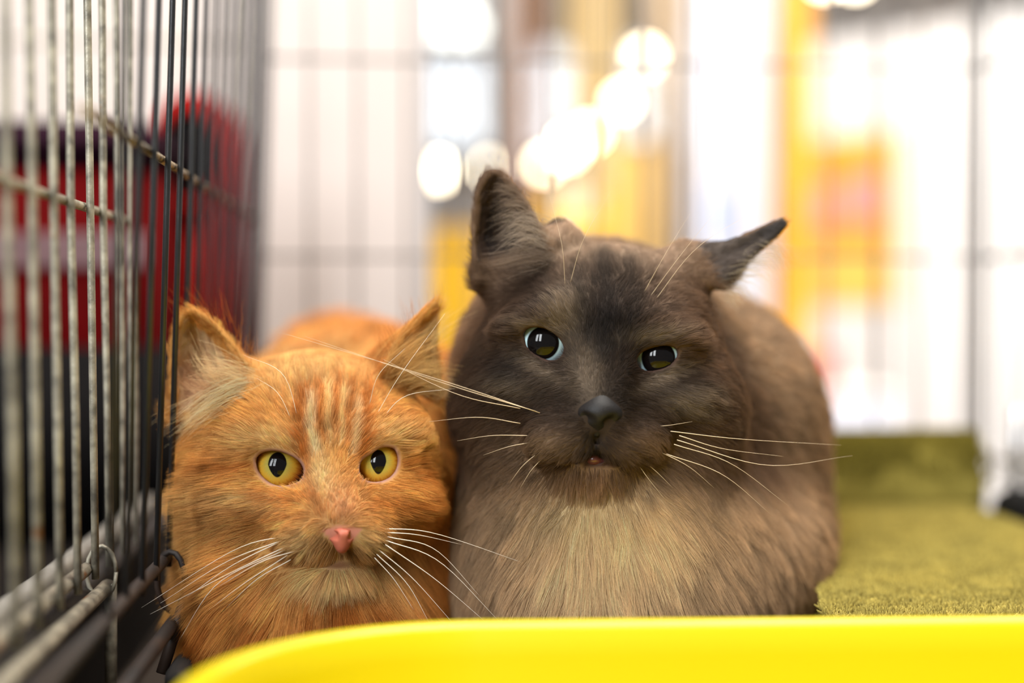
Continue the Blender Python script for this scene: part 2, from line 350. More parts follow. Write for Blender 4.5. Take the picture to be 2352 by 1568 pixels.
bp = nt.nodes.new('ShaderNodeBump'); bp.inputs['Strength'].default_value = .5; bp.inputs['Distance'].default_value = .0006; nt.links.new(nz_(240, 3).outputs['Fac'], bp.inputs['Height']); nt.links.new(bp.outputs['Normal'], b_.inputs['Normal'])
cage2 = empty('wire_cage', K(-0.45, 0.70, -0.026), 'worn beige wire cage with rust spots next door holding red carriers', 'cage')
NX = -0.127
def lean2(z): return -(z - 0.19) * 0.008
def by(i): return 0.3835 + 0.0304 * i
for i in range(11):
    y = by(i); wob = random.uniform(-.0008, .0008)
    bar('bar', [K(NX + lean2(z) + (wob if z == .2 else 0), y + (0.0006 if i % 2 else -0.0008), z) for z in (0.050, 0.12, 0.2, 0.28, 0.36, 0.46)], 0.00165, M_beige, cage2)
bar('crossbar', [K(NX - 0.0036, y, 0.2036) for y in (0.33, 0.5, 0.70)], 0.0019, M_beige, cage2)
bar('crossbar', [K(NX - 0.0036, y, 0.40) for y in (0.33, 0.5, 0.70)], 0.0019, M_beige, cage2)
bar('bottom_rail', [K(NX - 0.003, y, 0.054) for y in (0.33, 0.597)], 0.0030, M_beige, cage2)
bar('bottom_rail', [K(NX + 0.003, y, 0.044) for y in (0.33, 0.612)], 0.0032, M_beige, cage2)
th = np.linspace(0, 2 * math.pi, 18)
bar('ring_clip', [K(NX + 0.002 + 0.006 * math.cos(t), 0.604, 0.0515 + 0.011 * math.sin(t)) for t in th], 0.0009, M_beige, cage2, 6)
bar('support_rod', [K(NX + 0.005, 0.608, z) for z in (0.046, 0.02, -0.024)], 0.0026, M_beige, cage2)
for k in range(14): bar('bar', [K(NX - 0.05 * k, 1.16, z) for z in (0.03, 0.25, 0.50)], 0.0016, M_beige, cage2)
for z in (0.376, 0.20): bar('crossbar', [K(NX, 1.163, z), K(-0.8, 1.163, z)], 0.0018, M_beige, cage2)
M_grey = mat('grey_pan', s4(18,15,13), 0.6, noise=(s4(26,21,18), 16, .3, .7))
pan('base_pan', -0.80, NX - 0.012, 0.36, 1.15, -0.026, 0.046, M_grey, cage2, wall=0.004, lip=0.010)
cage_box('liner_board', (-0.79, 0.37, -0.022), (NX - 0.020, 1.14, -0.0005), mat('liner_dark', s4(14,10,9), 0.9, spec=0.1, noise=(s4(22,16,13), 20, .3, .7)), cage2, 0.002)

# ------------------------------------------------------------------ red soft carriers
M_red = mat('red_fabric', s4(84,1,3), 0.85, spec=0.05, noise=(s4(70,1,2), 40, .3, .7), bump=(420, .3, .001))
M_red2 = mat('bright_red_fabric', s4(172,22,14), 0.75, spec=0.1, noise=(s4(112,10,8), 30, .3, .7), bump=(420, .3, .001))
M_navy = mat('navy_trim', s4(34,10,26), 0.8, spec=0.1, noise=(s4(44,12,30), 40, .3, .7)); M_mesh_shade = mat('black_mesh_and_shade', s4(9,7,8), 0.9, spec=0.08, noise=(s4(22,20,20), 300, .4, .6))
M_strap = mat('grey_strap', s4(112,80,82), 0.7, noise=(s4(98,68,70), 60, .3, .7))
c1 = empty('pet_carrier', (-0.42, 1.02, 0.0), 'dark red fabric pet carrier with navy top edge and grey strap', 'carrier')
def dome(name, x0, x1, y0, y1, z0, z1, m, parent, bev=0.02, crown=0.0):
    bm = bmesh.new(); box_bm(bm, (x0, y0, z0), (x1, y1, z1)); bmesh.ops.bevel(bm, geom=bm.edges[:], offset=bev, segments=4, affect='EDGES')
    for v_ in bm.verts:
        if v_.co.z > (z0 + z1) / 2: v_.co.z += crown * (1 - ((v_.co.x - (x0 + x1) / 2) / ((x1 - x0) / 2)) ** 2)
    return link(name, bm_mesh(name, bm), m, parent)
dome('body', -0.560, -0.250, 0.97, 1.07, 0.0, 0.272, M_red, c1, 0.016)
dome('top_edge', -0.564, -0.246, 0.966, 1.074, 0.262, 0.290, M_navy, c1, 0.010, 0.012)
add_box('strap', (-0.562, 0.966, 0.190), (-0.248, 0.970, 0.214), M_strap, c1, 0.002); dome('shade_shell', -0.563, -0.247, 0.965, 1.075, 0.0, 0.150, M_mesh_shade, c1, 0.014)  # black shell stands in for shade over the carrier's lower half
cage_box('tray_lip', (-0.150, 0.37, 0.044), (-0.141, 0.84, 0.054), mat('grey_lip', s4(140,136,128), 0.45, noise=(s4(110,106,98), 40, .3, .7)), cage2, 0.003)
c2 = empty('pet_carrier', (-0.245, 1.12, 0.0), 'bright red fabric carrier with a round black opening behind the black bars', 'carrier')
bm = bmesh.new(); x0, x1, zt = -0.278, -0.212, 0.330; rr = (x1 - x0) / 2; prof = [(x0, 0.0)] + [((x0 + x1) / 2 - rr * math.cos(a), zt - rr * 1.25 + rr * 1.25 * math.sin(a)) for a in np.linspace(0, math.pi, 15)] + [(x1, 0.0)]
fr_ = [bm.verts.new((x_, 1.085 + 0.0 * z_, z_)) for x_, z_ in prof]; bk_ = [bm.verts.new((x_, 1.155, z_)) for x_, z_ in prof]
bm.faces.new(fr_); bm.faces.new(bk_[::-1])
for i in range(len(prof)): j = (i + 1) % len(prof); bm.faces.new((fr_[j], fr_[i], bk_[i], bk_[j]))
bmesh.ops.recalc_face_normals(bm, faces=bm.faces); bmesh.ops.bevel(bm, geom=[e_ for e_ in bm.edges if len(e_.link_faces) == 2 and e_.calc_face_angle(0) > 1], offset=0.006, segments=3, affect='EDGES')
link('body', bm_mesh('body', bm), M_red2, c2)
t_ = np.linspace(0, 2 * math.pi, 33)[:-1]; oc = Vector((-0.245, 1.081, 0.278))
add_tube('rim', [oc + Vector((0.027 * math.cos(a), 0, 0.038 * math.sin(a))) for a in t_], 0.0050, M_red2, c2, 10, True)
bm = bmesh.new(); bmesh.ops.create_uvsphere(bm, u_segments=24, v_segments=12, radius=1, matrix=Matrix.Translation(oc + Vector((0, 0.003, 0))) @ Matrix.Diagonal((0.027, 0.004, 0.038, 1))); link('mesh_window', bm_mesh('mesh_window', bm), M_mesh_shade, c2)
for k, (xx, ww) in enumerate(((-0.264, .006), (-0.245, .008), (-0.226, .006))):
    add_tube('fold', [(xx, 1.086, 0.01), (xx + .004, 1.082, 0.10), (xx - .002, 1.083, 0.19), (xx, 1.087, 0.225)], [ww, ww, ww * .8, ww * .4], M_red2, c2, 8)

# ------------------------------------------------------------------ green plush mat
M_plush = mat('green_plush', s4(132,120,56), 0.95, spec=0.1, noise=(s4(150,136,66), 90, .3, .7), bump=(260, .9, .003))
bed = empty('plush_mat', K(0.2, 0.75, 0.0), 'olive green plush mat with a padded bolster along its back edge', 'mat')
def plush(name, x0, x1, y0, y1, z0, z1, rad, nx, ny, amp):
    """a padded slab with a soft lumpy top"""
    bm = bmesh.new(); box_bm(bm, (x0, y0, z0), (x1, y1, z1)); bmesh.ops.bevel(bm, geom=bm.edges[:], offset=rad, segments=4, affect='EDGES')
    bmesh.ops.subdivide_edges(bm, edges=[e_ for e_ in bm.edges if e_.calc_length() > 0.02], cuts=nx, use_grid_fill=True)
    co = np.array([tuple(v_.co) for v_ in bm.verts]); n = vnoise_s(co, 70, 3) - .5; n2 = vnoise_s(co, 22, 4) - .5
    for i, v_ in enumerate(bm.verts):
        if v_.co.z > z0 + 0.004: v_.co.z += amp * n[i] + 2 * amp * n2[i]
    for v_ in bm.verts: v_.co.x += skew(v_.co.y) * (x1 - v_.co.x) / (x1 - x0)
    bm.transform(Matrix.Rotation(YAW, 4, 'Z')); return link(name, bm_mesh(name, bm), M_plush, bed)
def skew(y): return min(max(0.29 * (y - 0.570), 0), 0.075)          # the mat's inner edge runs along the brown cat
def vnoise_s(p, scale, seed): return vnoise(np.asarray(p), scale, seed)
# ------------------------------------------------------------------ cat building: distance field -> one continuous surface -> fur
class Field:
    def __init__(s, xs, ys, zs):
        s.x, s.y, s.z = xs, ys, zs
        s.F = np.full((len(xs), len(ys), len(zs)), 0.05, dtype=np.float32)
    def box(s, lo, hi):
        r = []
        for a, l, h in ((s.x, lo[0], hi[0]), (s.y, lo[1], hi[1]), (s.z, lo[2], hi[2])):
            i = max(int(np.searchsorted(a, l)) - 1, 0); j = min(int(np.searchsorted(a, h)) + 1, len(a))
            r.append(slice(i, max(j, i + 1)))
        g = np.meshgrid(s.x[r[0]], s.y[r[1]], s.z[r[2]], indexing='ij', sparse=True)
        return tuple(r), g
    def _put(s, r, d, k, sub=False):
        f = s.F[r]
        if sub:
            d = -d
            h = np.clip(0.5 - 0.5 * (d - f) / k, 0, 1) if k else None
            s.F[r] = np.maximum(f, d) if not k else d * (1 - h) + f * h + k * h * (1 - h)
        else:
            h = np.clip(0.5 + 0.5 * (f - d) / k, 0, 1)
            s.F[r] = f * (1 - h) + d * h - k * h * (1 - h)
    def ell(s, c, rad, k=0.008, roll=0.0, sub=False, pitch=0.0):
        c = np.asarray(c); rad = np.asarray(rad, dtype=float); e = rad.max() + 0.03
        r, (X, Y, Z) = s.box(c - e, c + e)
        X = X - c[0]; Y = Y - c[1]; Z = Z - c[2]
        if pitch: Y, Z = Y * math.cos(pitch) + Z * math.sin(pitch), -Y * math.sin(pitch) + Z * math.cos(pitch)
        if roll: X, Z = X * math.cos(roll) + Z * math.sin(roll), -X * math.sin(roll) + Z * math.cos(roll)
        k0 = np.sqrt((X / rad[0]) ** 2 + (Y / rad[1]) ** 2 + (Z / rad[2]) ** 2) + 1e-9
        k1 = np.sqrt((X / rad[0] ** 2) ** 2 + (Y / rad[1] ** 2) ** 2 + (Z / rad[2] ** 2) ** 2) + 1e-9
        s._put(r, (k0 * (k0 - 1) / k1).astype(np.float32), k, sub)
    def cap(s, a, b, ra, rb, k=0.006, sub=False):
        a = np.asarray(a); b = np.asarray(b); e = max(ra, rb) + 0.02
        r, (X, Y, Z) = s.box(np.minimum(a, b) - e, np.maximum(a, b) + e)
        ab = b - a; L = ab @ ab
        t = np.clip(((X - a[0]) * ab[0] + (Y - a[1]) * ab[1] + (Z - a[2]) * ab[2]) / L, 0, 1)
        d = np.sqrt((X - a[0] - t * ab[0]) ** 2 + (Y - a[1] - t * ab[1]) ** 2 + (Z - a[2] - t * ab[2]) ** 2) - (ra + t * (rb - ra))
        s._put(r, d.astype(np.float32), k, sub)
    def sheet(s, pts, rad, k=0.004):
        pts = np.asarray(pts, dtype=np.float32); rad = np.broadcast_to(np.asarray(rad, dtype=np.float32), (len(pts),)); e = rad.max() + 0.012
        r, (X, Y, Z) = s.box(pts.min(0) - e, pts.max(0) + e)
        X, Y, Z = np.broadcast_arrays(X, Y, Z); sh = X.shape
        g = np.stack([X.ravel(), Y.ravel(), Z.ravel()], 1).astype(np.float32); d = np.full(len(g), 9.0, dtype=np.float32)
        for i in range(0, len(pts), 64):
            q = pts[i:i + 64]
            dd = np.sqrt(np.maximum((g ** 2).sum(1)[:, None] - 2 * g @ q.T + (q ** 2).sum(1)[None], 1e-12)) - rad[None, i:i + 64]
            d = np.minimum(d, dd.min(1))
        s._put(r, d.reshape(sh), k)
    def prism(s, poly, ylo, yhi, grow=0.0):
        """cut the opening whose outline, seen from the front, is poly (pixels)"""
        poly = np.asarray(poly, dtype=float)
        cs = np.array([C(x, y, yy) for x, y in poly for yy in (ylo, yhi)])
        r, (X, Y, Z) = s.box(cs.min(0) - 0.004, cs.max(0) + 0.004)
        X, Y, Z = np.broadcast_arrays(X, Y, Z)
        px = 1176 + X / Y * FPX; py = 784 - Z / Y * FPX
        d = (poly_sd(px, py, poly) - grow) * U
        d = np.maximum(d, np.maximum(ylo - Y, Y - yhi))
        s._put(r, d.astype(np.float32), 0, True)

def poly_sd(px, py, poly):
    d = np.full(px.shape, 1e9); ins = np.zeros(px.shape, dtype=bool); n = len(poly)
    for i in range(n):
        ax, ay = poly[i]; bx, by = poly[(i + 1) % n]
        ex, ey = bx - ax, by - ay; wx, wy = px - ax, py - ay
        t = np.clip((wx * ex + wy * ey) / (ex * ex + ey * ey), 0, 1)
        d = np.minimum(d, (wx - t * ex) ** 2 + (wy - t * ey) ** 2)
        c = ((ay <= py) & (by > py)) | ((by <= py) & (ay > py))
        xi = ax + (py - ay) / (ey if ey else 1e-9) * ex
        ins ^= c & (px < xi)
    return np.where(ins, -1, 1) * np.sqrt(d)

def surface_nets(F, xs, ys, zs, smooth=2):
    S = F < 0; nx, ny, nz = F.shape
    c = np.zeros((nx - 1, ny - 1, nz - 1), dtype=np.uint8)
    offs = [(i, j, k) for i in (0, 1) for j in (0, 1) for k in (0, 1)]
    for i, j, k in offs: c += S[i:nx - 1 + i, j:ny - 1 + j, k:nz - 1 + k]
    m = (c > 0) & (c < 8); cells = np.argwhere(m)
    idx = np.full(c.shape, -1, dtype=np.int32); idx[m] = np.arange(len(cells))
    acc = np.zeros((len(cells), 3)); cnt = np.zeros(len(cells))
    for a in offs:
        for ax in range(3):
            if a[ax]: continue
            b = list(a); b[ax] = 1
            fa = F[cells[:, 0] + a[0], cells[:, 1] + a[1], cells[:, 2] + a[2]]
            fb = F[cells[:, 0] + b[0], cells[:, 1] + b[1], cells[:, 2] + b[2]]
            x = (fa < 0) != (fb < 0)
            t = np.where(x, fa / np.where(x, fa - fb, 1), 0)
            p = np.tile(np.array(a, dtype=float), (len(cells), 1)); p[:, ax] = t
            acc += p * x[:, None]; cnt += x
    g = cells + acc / cnt[:, None]
    v = np.stack([np.interp(g[:, 0], np.arange(nx), xs), np.interp(g[:, 1], np.arange(ny), ys), np.interp(g[:, 2], np.arange(nz), zs)], 1)
    quads = []
    for ax in range(3):
        A = np.moveaxis(S, ax, 0); e = A[:-1] != A[1:]
        e[:, 0, :] = False; e[:, -1, :] = False; e[:, :, 0] = False; e[:, :, -1] = False
        w = np.argwhere(e); I = np.moveaxis(idx, ax, 0); lo = A[w[:, 0], w[:, 1], w[:, 2]]
        q = np.stack([I[w[:, 0], w[:, 1] - 1, w[:, 2] - 1], I[w[:, 0], w[:, 1], w[:, 2] - 1], I[w[:, 0], w[:, 1], w[:, 2]], I[w[:, 0], w[:, 1] - 1, w[:, 2]]], 1)
        if ax == 1: lo = ~lo
        q[~lo] = q[~lo][:, ::-1]; quads.append(q)
    q = np.vstack(quads); q = q[(q >= 0).all(1)]
    for _ in range(smooth):
        s_ = np.zeros_like(v); n_ = np.zeros(len(v))
        for a, b in ((0, 1), (1, 2), (2, 3), (3, 0)):
            for d in range(3):
                s_[:, d] += np.bincount(q[:, a], v[q[:, b], d], len(v)) + np.bincount(q[:, b], v[q[:, a], d], len(v))
            n_ += np.bincount(q[:, a], minlength=len(v)) + np.bincount(q[:, b], minlength=len(v))
        v = 0.5 * v + 0.5 * s_ / np.maximum(n_, 1)[:, None]
    return v, q

def face_normals(v, q):
    n = np.cross(v[q[:, 2]] - v[q[:, 0]], v[q[:, 3]] - v[q[:, 1]])
    a = np.linalg.norm(n, axis=1); return n / (a[:, None] + 1e-15), a * 0.5
def vert_normals(v, q):
    fn, a = face_normals(v, q); w = fn * a[:, None]; o = np.zeros_like(v)
    for c in range(4):
        for d in range(3): o[:, d] += np.bincount(q[:, c], w[:, d], len(v))
    return o / (np.linalg.norm(o, axis=1, keepdims=True) + 1e-15)

def to_px(p): return 1176 + p[:, 0] / p[:, 1] * FPX, 784 - p[:, 2] / p[:, 1] * FPX
def vnoise(p, scale, seed):
    """smooth value noise, p (n,3) in metres -> (n,) in 0..1"""
    r = np.random.default_rng(seed); T = r.random((32, 32, 32))
    g = p * scale + 1000.0; i = np.floor(g).astype(int); f = g - i; f = f * f * (3 - 2 * f); o = 0
    for a in (0, 1):
        for b in (0, 1):
            for c in (0, 1):
                w = (f[:, 0] if a else 1 - f[:, 0]) * (f[:, 1] if b else 1 - f[:, 1]) * (f[:, 2] if c else 1 - f[:, 2])
                o = o + w * T[(i[:, 0] + a) % 32, (i[:, 1] + b) % 32, (i[:, 2] + c) % 32]
    return o
def seg_dist(px, py, line):
    d = np.full(px.shape, 1e9)
    for (ax, ay), (bx, by) in zip(line[:-1], line[1:]):
        ex, ey = bx - ax, by - ay
        t = np.clip(((px - ax) * ex + (py - ay) * ey) / (ex * ex + ey * ey + 1e-9), 0, 1)
        d = np.minimum(d, np.hypot(px - ax - t * ex, py - ay - t * ey))
    return d
def blob(px, py, cx, cy, rx, ry, ang=0):
    a = math.radians(ang); x = px - cx; y = py - cy
    u = (x * math.cos(a) + y * math.sin(a)) / rx; w = (-x * math.sin(a) + y * math.cos(a)) / ry
    return np.exp(-(u * u + w * w))

def fur_curves(name, P, parent, material, colors, radius, mesh_world=True):
    """P (n, k, 3) camera-space hair points -> one hair Curves object"""
    n, k, _ = P.shape
    cu = bpy.data.hair_curves.new(name); cu.add_curves([k] * n)
    cu.attributes['position'].data.foreach_set('vector', c2w(P.reshape(-1, 3)).astype(np.float32).ravel())
    ra = cu.attributes.get('radius') or cu.attributes.new('radius', 'FLOAT', 'POINT')
    prof = np.linspace(1, 0.12, k) ** 0.8
    ra.data.foreach_set('value', (radius[:, None] * prof[None]).astype(np.float32).ravel())
    ca = cu.attributes.new('coat', 'FLOAT_COLOR', 'CURVE')
    ca.data.foreach_set('color', np.hstack([colors, np.ones((n, 1))]).astype(np.float32).ravel())
    cu.materials.append(material)
    o = bpy.data.objects.new(name, cu); COL.objects.link(o); o.parent = parent
    o.matrix_parent_inverse = Matrix.Translation(-parent.location)
    o['kind'] = 'stuff'
    return o

def fur_mat(name, rough=0.5, spec=0.35, trans=0.4, root=0.6):
    m = bpy.data.materials.new(name); m.use_nodes = True; nt = m.node_tree
    b = nt.nodes['Principled BSDF']; out = nt.nodes['Material Output']
    at = nt.nodes.new('ShaderNodeAttribute'); at.attribute_name = 'coat'
    hi = nt.nodes.new('ShaderNodeHairInfo')
    mp = nt.nodes.new('ShaderNodeMapRange'); mp.inputs['To Min'].default_value = root; mp.inputs['To Max'].default_value = 1.15
    nt.links.new(hi.outputs['Intercept'], mp.inputs['Value'])
    mx = nt.nodes.new('ShaderNodeVectorMath'); mx.operation = 'SCALE'
    nt.links.new(at.outputs['Color'], mx.inputs[0]); nt.links.new(mp.outputs['Result'], mx.inputs['Scale'])
    nt.links.new(mx.outputs[0], b.inputs['Base Color'])
    b.inputs['Roughness'].default_value = rough; b.inputs['Specular IOR Level'].default_value = spec
    tr = nt.nodes.new('ShaderNodeBsdfTranslucent'); nt.links.new(mx.outputs[0], tr.inputs['Color'])
    mix = nt.nodes.new('ShaderNodeMixShader'); mix.inputs[0].default_value = trans
    nt.links.new(b.outputs[0], mix.inputs[1]); nt.links.new(tr.outputs[0], mix.inputs[2]); nt.links.new(mix.outputs[0], out.inputs['Surface'])
    return m
def skin_mat(name):
    m = bpy.data.materials.new(name); m.use_nodes = True; nt = m.node_tree; b = nt.nodes['Principled BSDF']
    at = nt.nodes.new('ShaderNodeAttribute'); at.attribute_name = 'coat'
    nt.links.new(at.outputs['Color'], b.inputs['Base Color']); b.inputs['Roughness'].default_value = 0.8; b.inputs['Specular IOR Level'].default_value = 0.15
    return m

def groom(v, q, spec, seed):
    """scatter hair on the surface; spec gives density, length, direction, colour and radius from position and normal"""
    r = np.random.default_rng(seed)
    fn, area = face_normals(v, q); cen = v[q].mean(1)
    w = area * spec['density'](cen, fn); n = spec['count']
    fi = r.choice(len(q), n, p=w / w.sum())
    a, b = r.random(n)[:, None], r.random(n)[:, None]
    c = v[q[fi]]
    p = (1 - a) * (1 - b) * c[:, 0] + a * (1 - b) * c[:, 1] + a * b * c[:, 2] + (1 - a) * b * c[:, 3]
    vn = spec['vn']; nn = vn[q[fi]]
    nrm = (1 - a) * (1 - b) * nn[:, 0] + a * (1 - b) * nn[:, 1] + a * b * nn[:, 2] + (1 - a) * b * nn[:, 3]
    nrm /= np.linalg.norm(nrm, axis=1, keepdims=True) + 1e-12
    keep = spec['keep'](p, nrm); p, nrm = p[keep], nrm[keep]; n = len(p)
    px, py = to_px(p)
    d, lift = spec['direction'](p, nrm, px, py)
    jit = np.stack([vnoise(p, 160, seed + k) for k in (1, 2, 3)], 1) - 0.5
    jit2 = r.normal(size=(n, 3))
    d = d + jit * spec.get('jit', 0.9) + jit2 * spec.get('jit2', 0.12)
    t = d - nrm * (d * nrm).sum(1, keepdims=True); t /= np.linalg.norm(t, axis=1, keepdims=True) + 1e-9
    L = spec['length'](p, px, py) * (0.7 + 0.5 * r.random(n))
    k = spec.get('points', 5); s = np.linspace(0, 1, k)[None, :, None]
    lf = lift[:, None] * (0.75 + 0.5 * r.random((n, 1)))
    d0 = t * np.sqrt(np.clip(1 - lf ** 2, 0.05, 1)) + nrm * lf
    bend = t * 0.35 - nrm * (lf * 0.6) + np.array([0, 0, -0.12])
    P = p[:, None] - nrm[:, None] * np.minimum(0.0005, 0.04 * L)[:, None, None] + L[:, None, None] * (d0[:, None] * s + bend[:, None] * 0.6 * s * s)
    # clumping
    m = max(n // spec.get('clump_n', 28), 4); ci = r.choice(n, m, replace=False)
    kd = kdtree.KDTree(m)
    for i, x in enumerate(p[ci]): kd.insert(x, i)
    kd.balance()
    near = np.fromiter((kd.find(x)[1] for x in p), dtype=np.int64, count=n); cc = ci[near]
    wt = spec.get('clump', 0.55) * (s ** 1.3)
    off = P[cc] - p[cc][:, None] + p[:, None]                       # centre's shape moved to the hair
    P = P * (1 - 0.6 * wt) + off * (0.6 * wt)
    P = P + (P[cc] - P) * (wt * 0.6) * np.clip(1.6 - np.linalg.norm(p - p[cc], axis=1) / (L + 1e-6), 0, 1)[:, None, None]
    col = spec['color'](p, nrm, px, py)
    col = col * (1 + spec.get('var', 0.16) * r.normal(size=(n, 1))) * (1 + spec.get('cvar', 0.12) * r.normal(size=(m, 1))[near])
    col = np.clip(col, 0.002, 0.95)
    rad = spec['radius'](p) * (0.75 + 0.5 * r.random(n))
    return P, col, rad

def anchors_dir(px, py, A, sigma=75.0):
    A = np.asarray(A, dtype=float); out = np.zeros((len(px), 2)); w_ = np.full(len(px), 1e-6)
    for ax, ay, dx, dy in A:
        w = 1.0 / (((px - ax) ** 2 + (py - ay) ** 2) / sigma ** 2 + 0.15) ** 2
        l = math.hypot(dx, dy); out += w[:, None] * np.array([dx / l, dy / l]); w_ += w
    return out / w_[:, None]
def anchors_val(px, py, A, sigma=70.0):
    A = np.asarray(A, dtype=float); o = 0; w_ = 1e-9
    for ax, ay, val in A:
        w = 1.0 / (((px - ax) ** 2 + (py - ay) ** 2) / sigma ** 2 + 0.15) ** 2
        o = o + w * val; w_ = w_ + w
    return o / w_
def strands(lines, n, spread, length_jit, rng_, seedcol, rad, k=7, var=0.12):
    """free tufts: hairs that follow hand-laid guide lines (camera space), spread about them"""
    out = []; cols = []; rads = []
    for g, num, sp, col in lines:
        g = np.array([Q(*a) for a in g]); G = catmull(g, k)
        for _ in range(num):
            o = rng_.normal(size=3) * sp * U; o2 = rng_.normal(size=3) * sp * 0.8 * U
            s = np.linspace(0, 1, k)[:, None]; f = 1 - length_jit * rng_.random()
            H = G[0] + (G - G[0]) * f + o + o2 * s
            out.append(H); cols.append(np.array(col) * (1 + var * rng_.normal())); rads.append(rad * (0.7 + 0.6 * rng_.random()))
    return np.array(out), np.clip(np.array(cols), 0.002, 0.95), np.array(rads)

def eye_parts(parent, outline, center_dd, R, gaze, iris_r, pupil, cols, rim, irisnoise=True):
    """eyeball with cornea and lid rim; outline in pixels; gaze pixel offset of the pupil centre; pupil (half width, half height, tilt)"""
    outline = np.asarray(outline, dtype=float)
    cx, cy = (outline.max(0) + outline.min(0)) / 2
    ctr = Q(cx, cy, center_dd); Rm = R * U
    # eyeball: sphere with its pole along the gaze, local z = gaze
    gx, gy = gaze
    front = C(gx, gy, 0.588 + (center_dd - R) * U)
    ax = front - ctr; ax /= np.linalg.norm(ax)
    bm = bmesh.new(); bmesh.ops.create_uvsphere(bm, u_segments=48, v_segments=32, radius=Rm)
    for vv in bm.verts:                                            # slight corneal bulge
        c = vv.co.z / Rm
        if c > 0.55: vv.co *= 1 + 0.07 * ((c - 0.55) / 0.45) ** 1.2
    me = bm_mesh('eyeball', bm)
    zw = Vector(c2w(ctr + ax) - c2w(ctr)).normalized(); up = Vector((0, 0, 1)); xw = up.cross(zw).normalized(); yw = zw.cross(xw)
    Mx = Matrix((xw, yw, zw)).transposed().to_4x4(); Mx.translation = Vector(c2w(ctr))
    o = link('eyeball', me, None, None); o.parent = parent
    o.matrix_parent_inverse = Matrix.Translation(-parent.location); o.matrix_basis = Mx
    m = bpy.data.materials.new('iris'); m.use_nodes = True; nt = m.node_tree; b = nt.nodes['Principled BSDF']; N = nt.nodes.new; Lk = nt.links.new
    tc = N('ShaderNodeTexCoord'); sep = N('ShaderNodeSeparateXYZ'); Lk(tc.outputs['Object'], sep.inputs[0])
    def mth(op, a, b_=None, clamp=False):
        x = N('ShaderNodeMath'); x.operation = op; x.use_clamp = clamp
        for i, vv in enumerate((a, b_)):
            if vv is None: continue
            if isinstance(vv, (int, float)): x.inputs[i].default_value = vv
            else: Lk(vv, x.inputs[i])
        return x.outputs[0]
    X, Y = sep.outputs['X'], sep.outputs['Y']
    rr = mth('SQRT', mth('ADD', mth('MULTIPLY', X, X), mth('MULTIPLY', Y, Y)))
    rn = mth('DIVIDE', rr, iris_r * U)                              # 0 at pupil centre, 1 at the limbus
    ang = mth('ARCTAN2', Y, X)
    comb = N('ShaderNodeCombineXYZ'); Lk(mth('MULTIPLY', mth('COSINE', ang), 9.0), comb.inputs[0]); Lk(mth('MULTIPLY', mth('SINE', ang), 9.0), comb.inputs[1]); Lk(mth('MULTIPLY', rn, 1.6), comb.inputs[2])
    nz = N('ShaderNodeTexNoise'); nz.inputs['Scale'].default_value = 2.2; nz.inputs['Detail'].default_value = 5; Lk(comb.outputs[0], nz.inputs['Vector'])
    ramp = N('ShaderNodeValToRGB'); e = ramp.color_ramp.elements
    e[0].position = cols[0][0]; e[0].color = cols[0][1]; e[1].position = cols[-1][0]; e[1].color = cols[-1][1]
    for pos, cc in cols[1:-1]: x = ramp.color_ramp.elements.new(pos); x.color = cc
    Lk(mth('ADD', rn, mth('MULTIPLY', mth('SUBTRACT', nz.outputs['Fac'], 0.5), 0.42)), ramp.inputs['Fac'])
    # pointed, upright pupil: width narrows towards its lower end
    pw, ph, low = pupil
    ny = mth('DIVIDE', Y, ph * U)
    tap = mth('SUBTRACT', 1.0, mth('MULTIPLY', mth('MAXIMUM', mth('MULTIPLY', ny, -1.0), 0.0), low))
    nx = mth('DIVIDE', X, mth('MULTIPLY', tap, pw * U))
    pd = mth('SQRT', mth('ADD', mth('MULTIPLY', nx, nx), mth('MULTIPLY', ny, ny)))
    msk = N('ShaderNodeMapRange'); msk.inputs['From Min'].default_value = 0.97; msk.inputs['From Max'].default_value = 1.05; Lk(pd, msk.inputs['Value'])
    mixc = N('ShaderNodeMix'); mixc.data_type = 'RGBA'; Lk(msk.outputs['Result'], mixc.inputs['Factor'])
    mixc.inputs[6].default_value = (0.004, 0.003, 0.003, 1); Lk(ramp.outputs['Color'], mixc.inputs[7])
    Lk(mixc.outputs[2], b.inputs['Base Color'])
    b.inputs['Roughness'].default_value = 0.5; b.inputs['Specular IOR Level'].default_value = 0.0
    b.inputs['Coat Weight'].default_value = 1.0; b.inputs['Coat Roughness'].default_value = 0.015; b.inputs['Coat IOR'].default_value = 1.376
    me.materials.append(m)
    # lid rim follows the eyeball
    fine = np.vstack([catmull(np.vstack([outline[-2:], outline, outline[:2]]), (len(outline) + 3) * 6 + 1)])
    fine = fine[12:-12]
    for nm, grow, rad, colr, rgh, out in rim:
        pts = []; rr_ = []
        for (x, y) in fine[:-1]:
            dx, dy = x - cx, y - cy; l = math.hypot(dx, dy); x2, y2 = x + dx / l * grow, y + dy / l * grow
            D = 0.588 + (center_dd - R) * U
            for _ in range(4):
                p = C(x2, y2, D); off = p - ctr; h2 = (Rm * out) ** 2 - off[0] ** 2 - off[2] ** 2
                D = ctr[1] - math.sqrt(max(h2, (0.25 * Rm) ** 2))
            pts.append(c2w(C(x2, y2, D)))
        lid = add_tube(nm, pts, rad * U, mat(nm, colr, rgh, spec=0.4), None, sides=8, closed=True)
        lid.parent = o; lid.matrix_parent_inverse = Mx.inverted()
    return o

def whisker(parent, line, dds, rad, material):
    pts = [Q(x, y, d) for (x, y), d in zip(line, dds)]
    P = c2w(catmull(pts, 14)); n = len(P)
    return add_tube('whisker', P, np.linspace(1, 0.18, n) * rad * U, material, parent, sides=5)
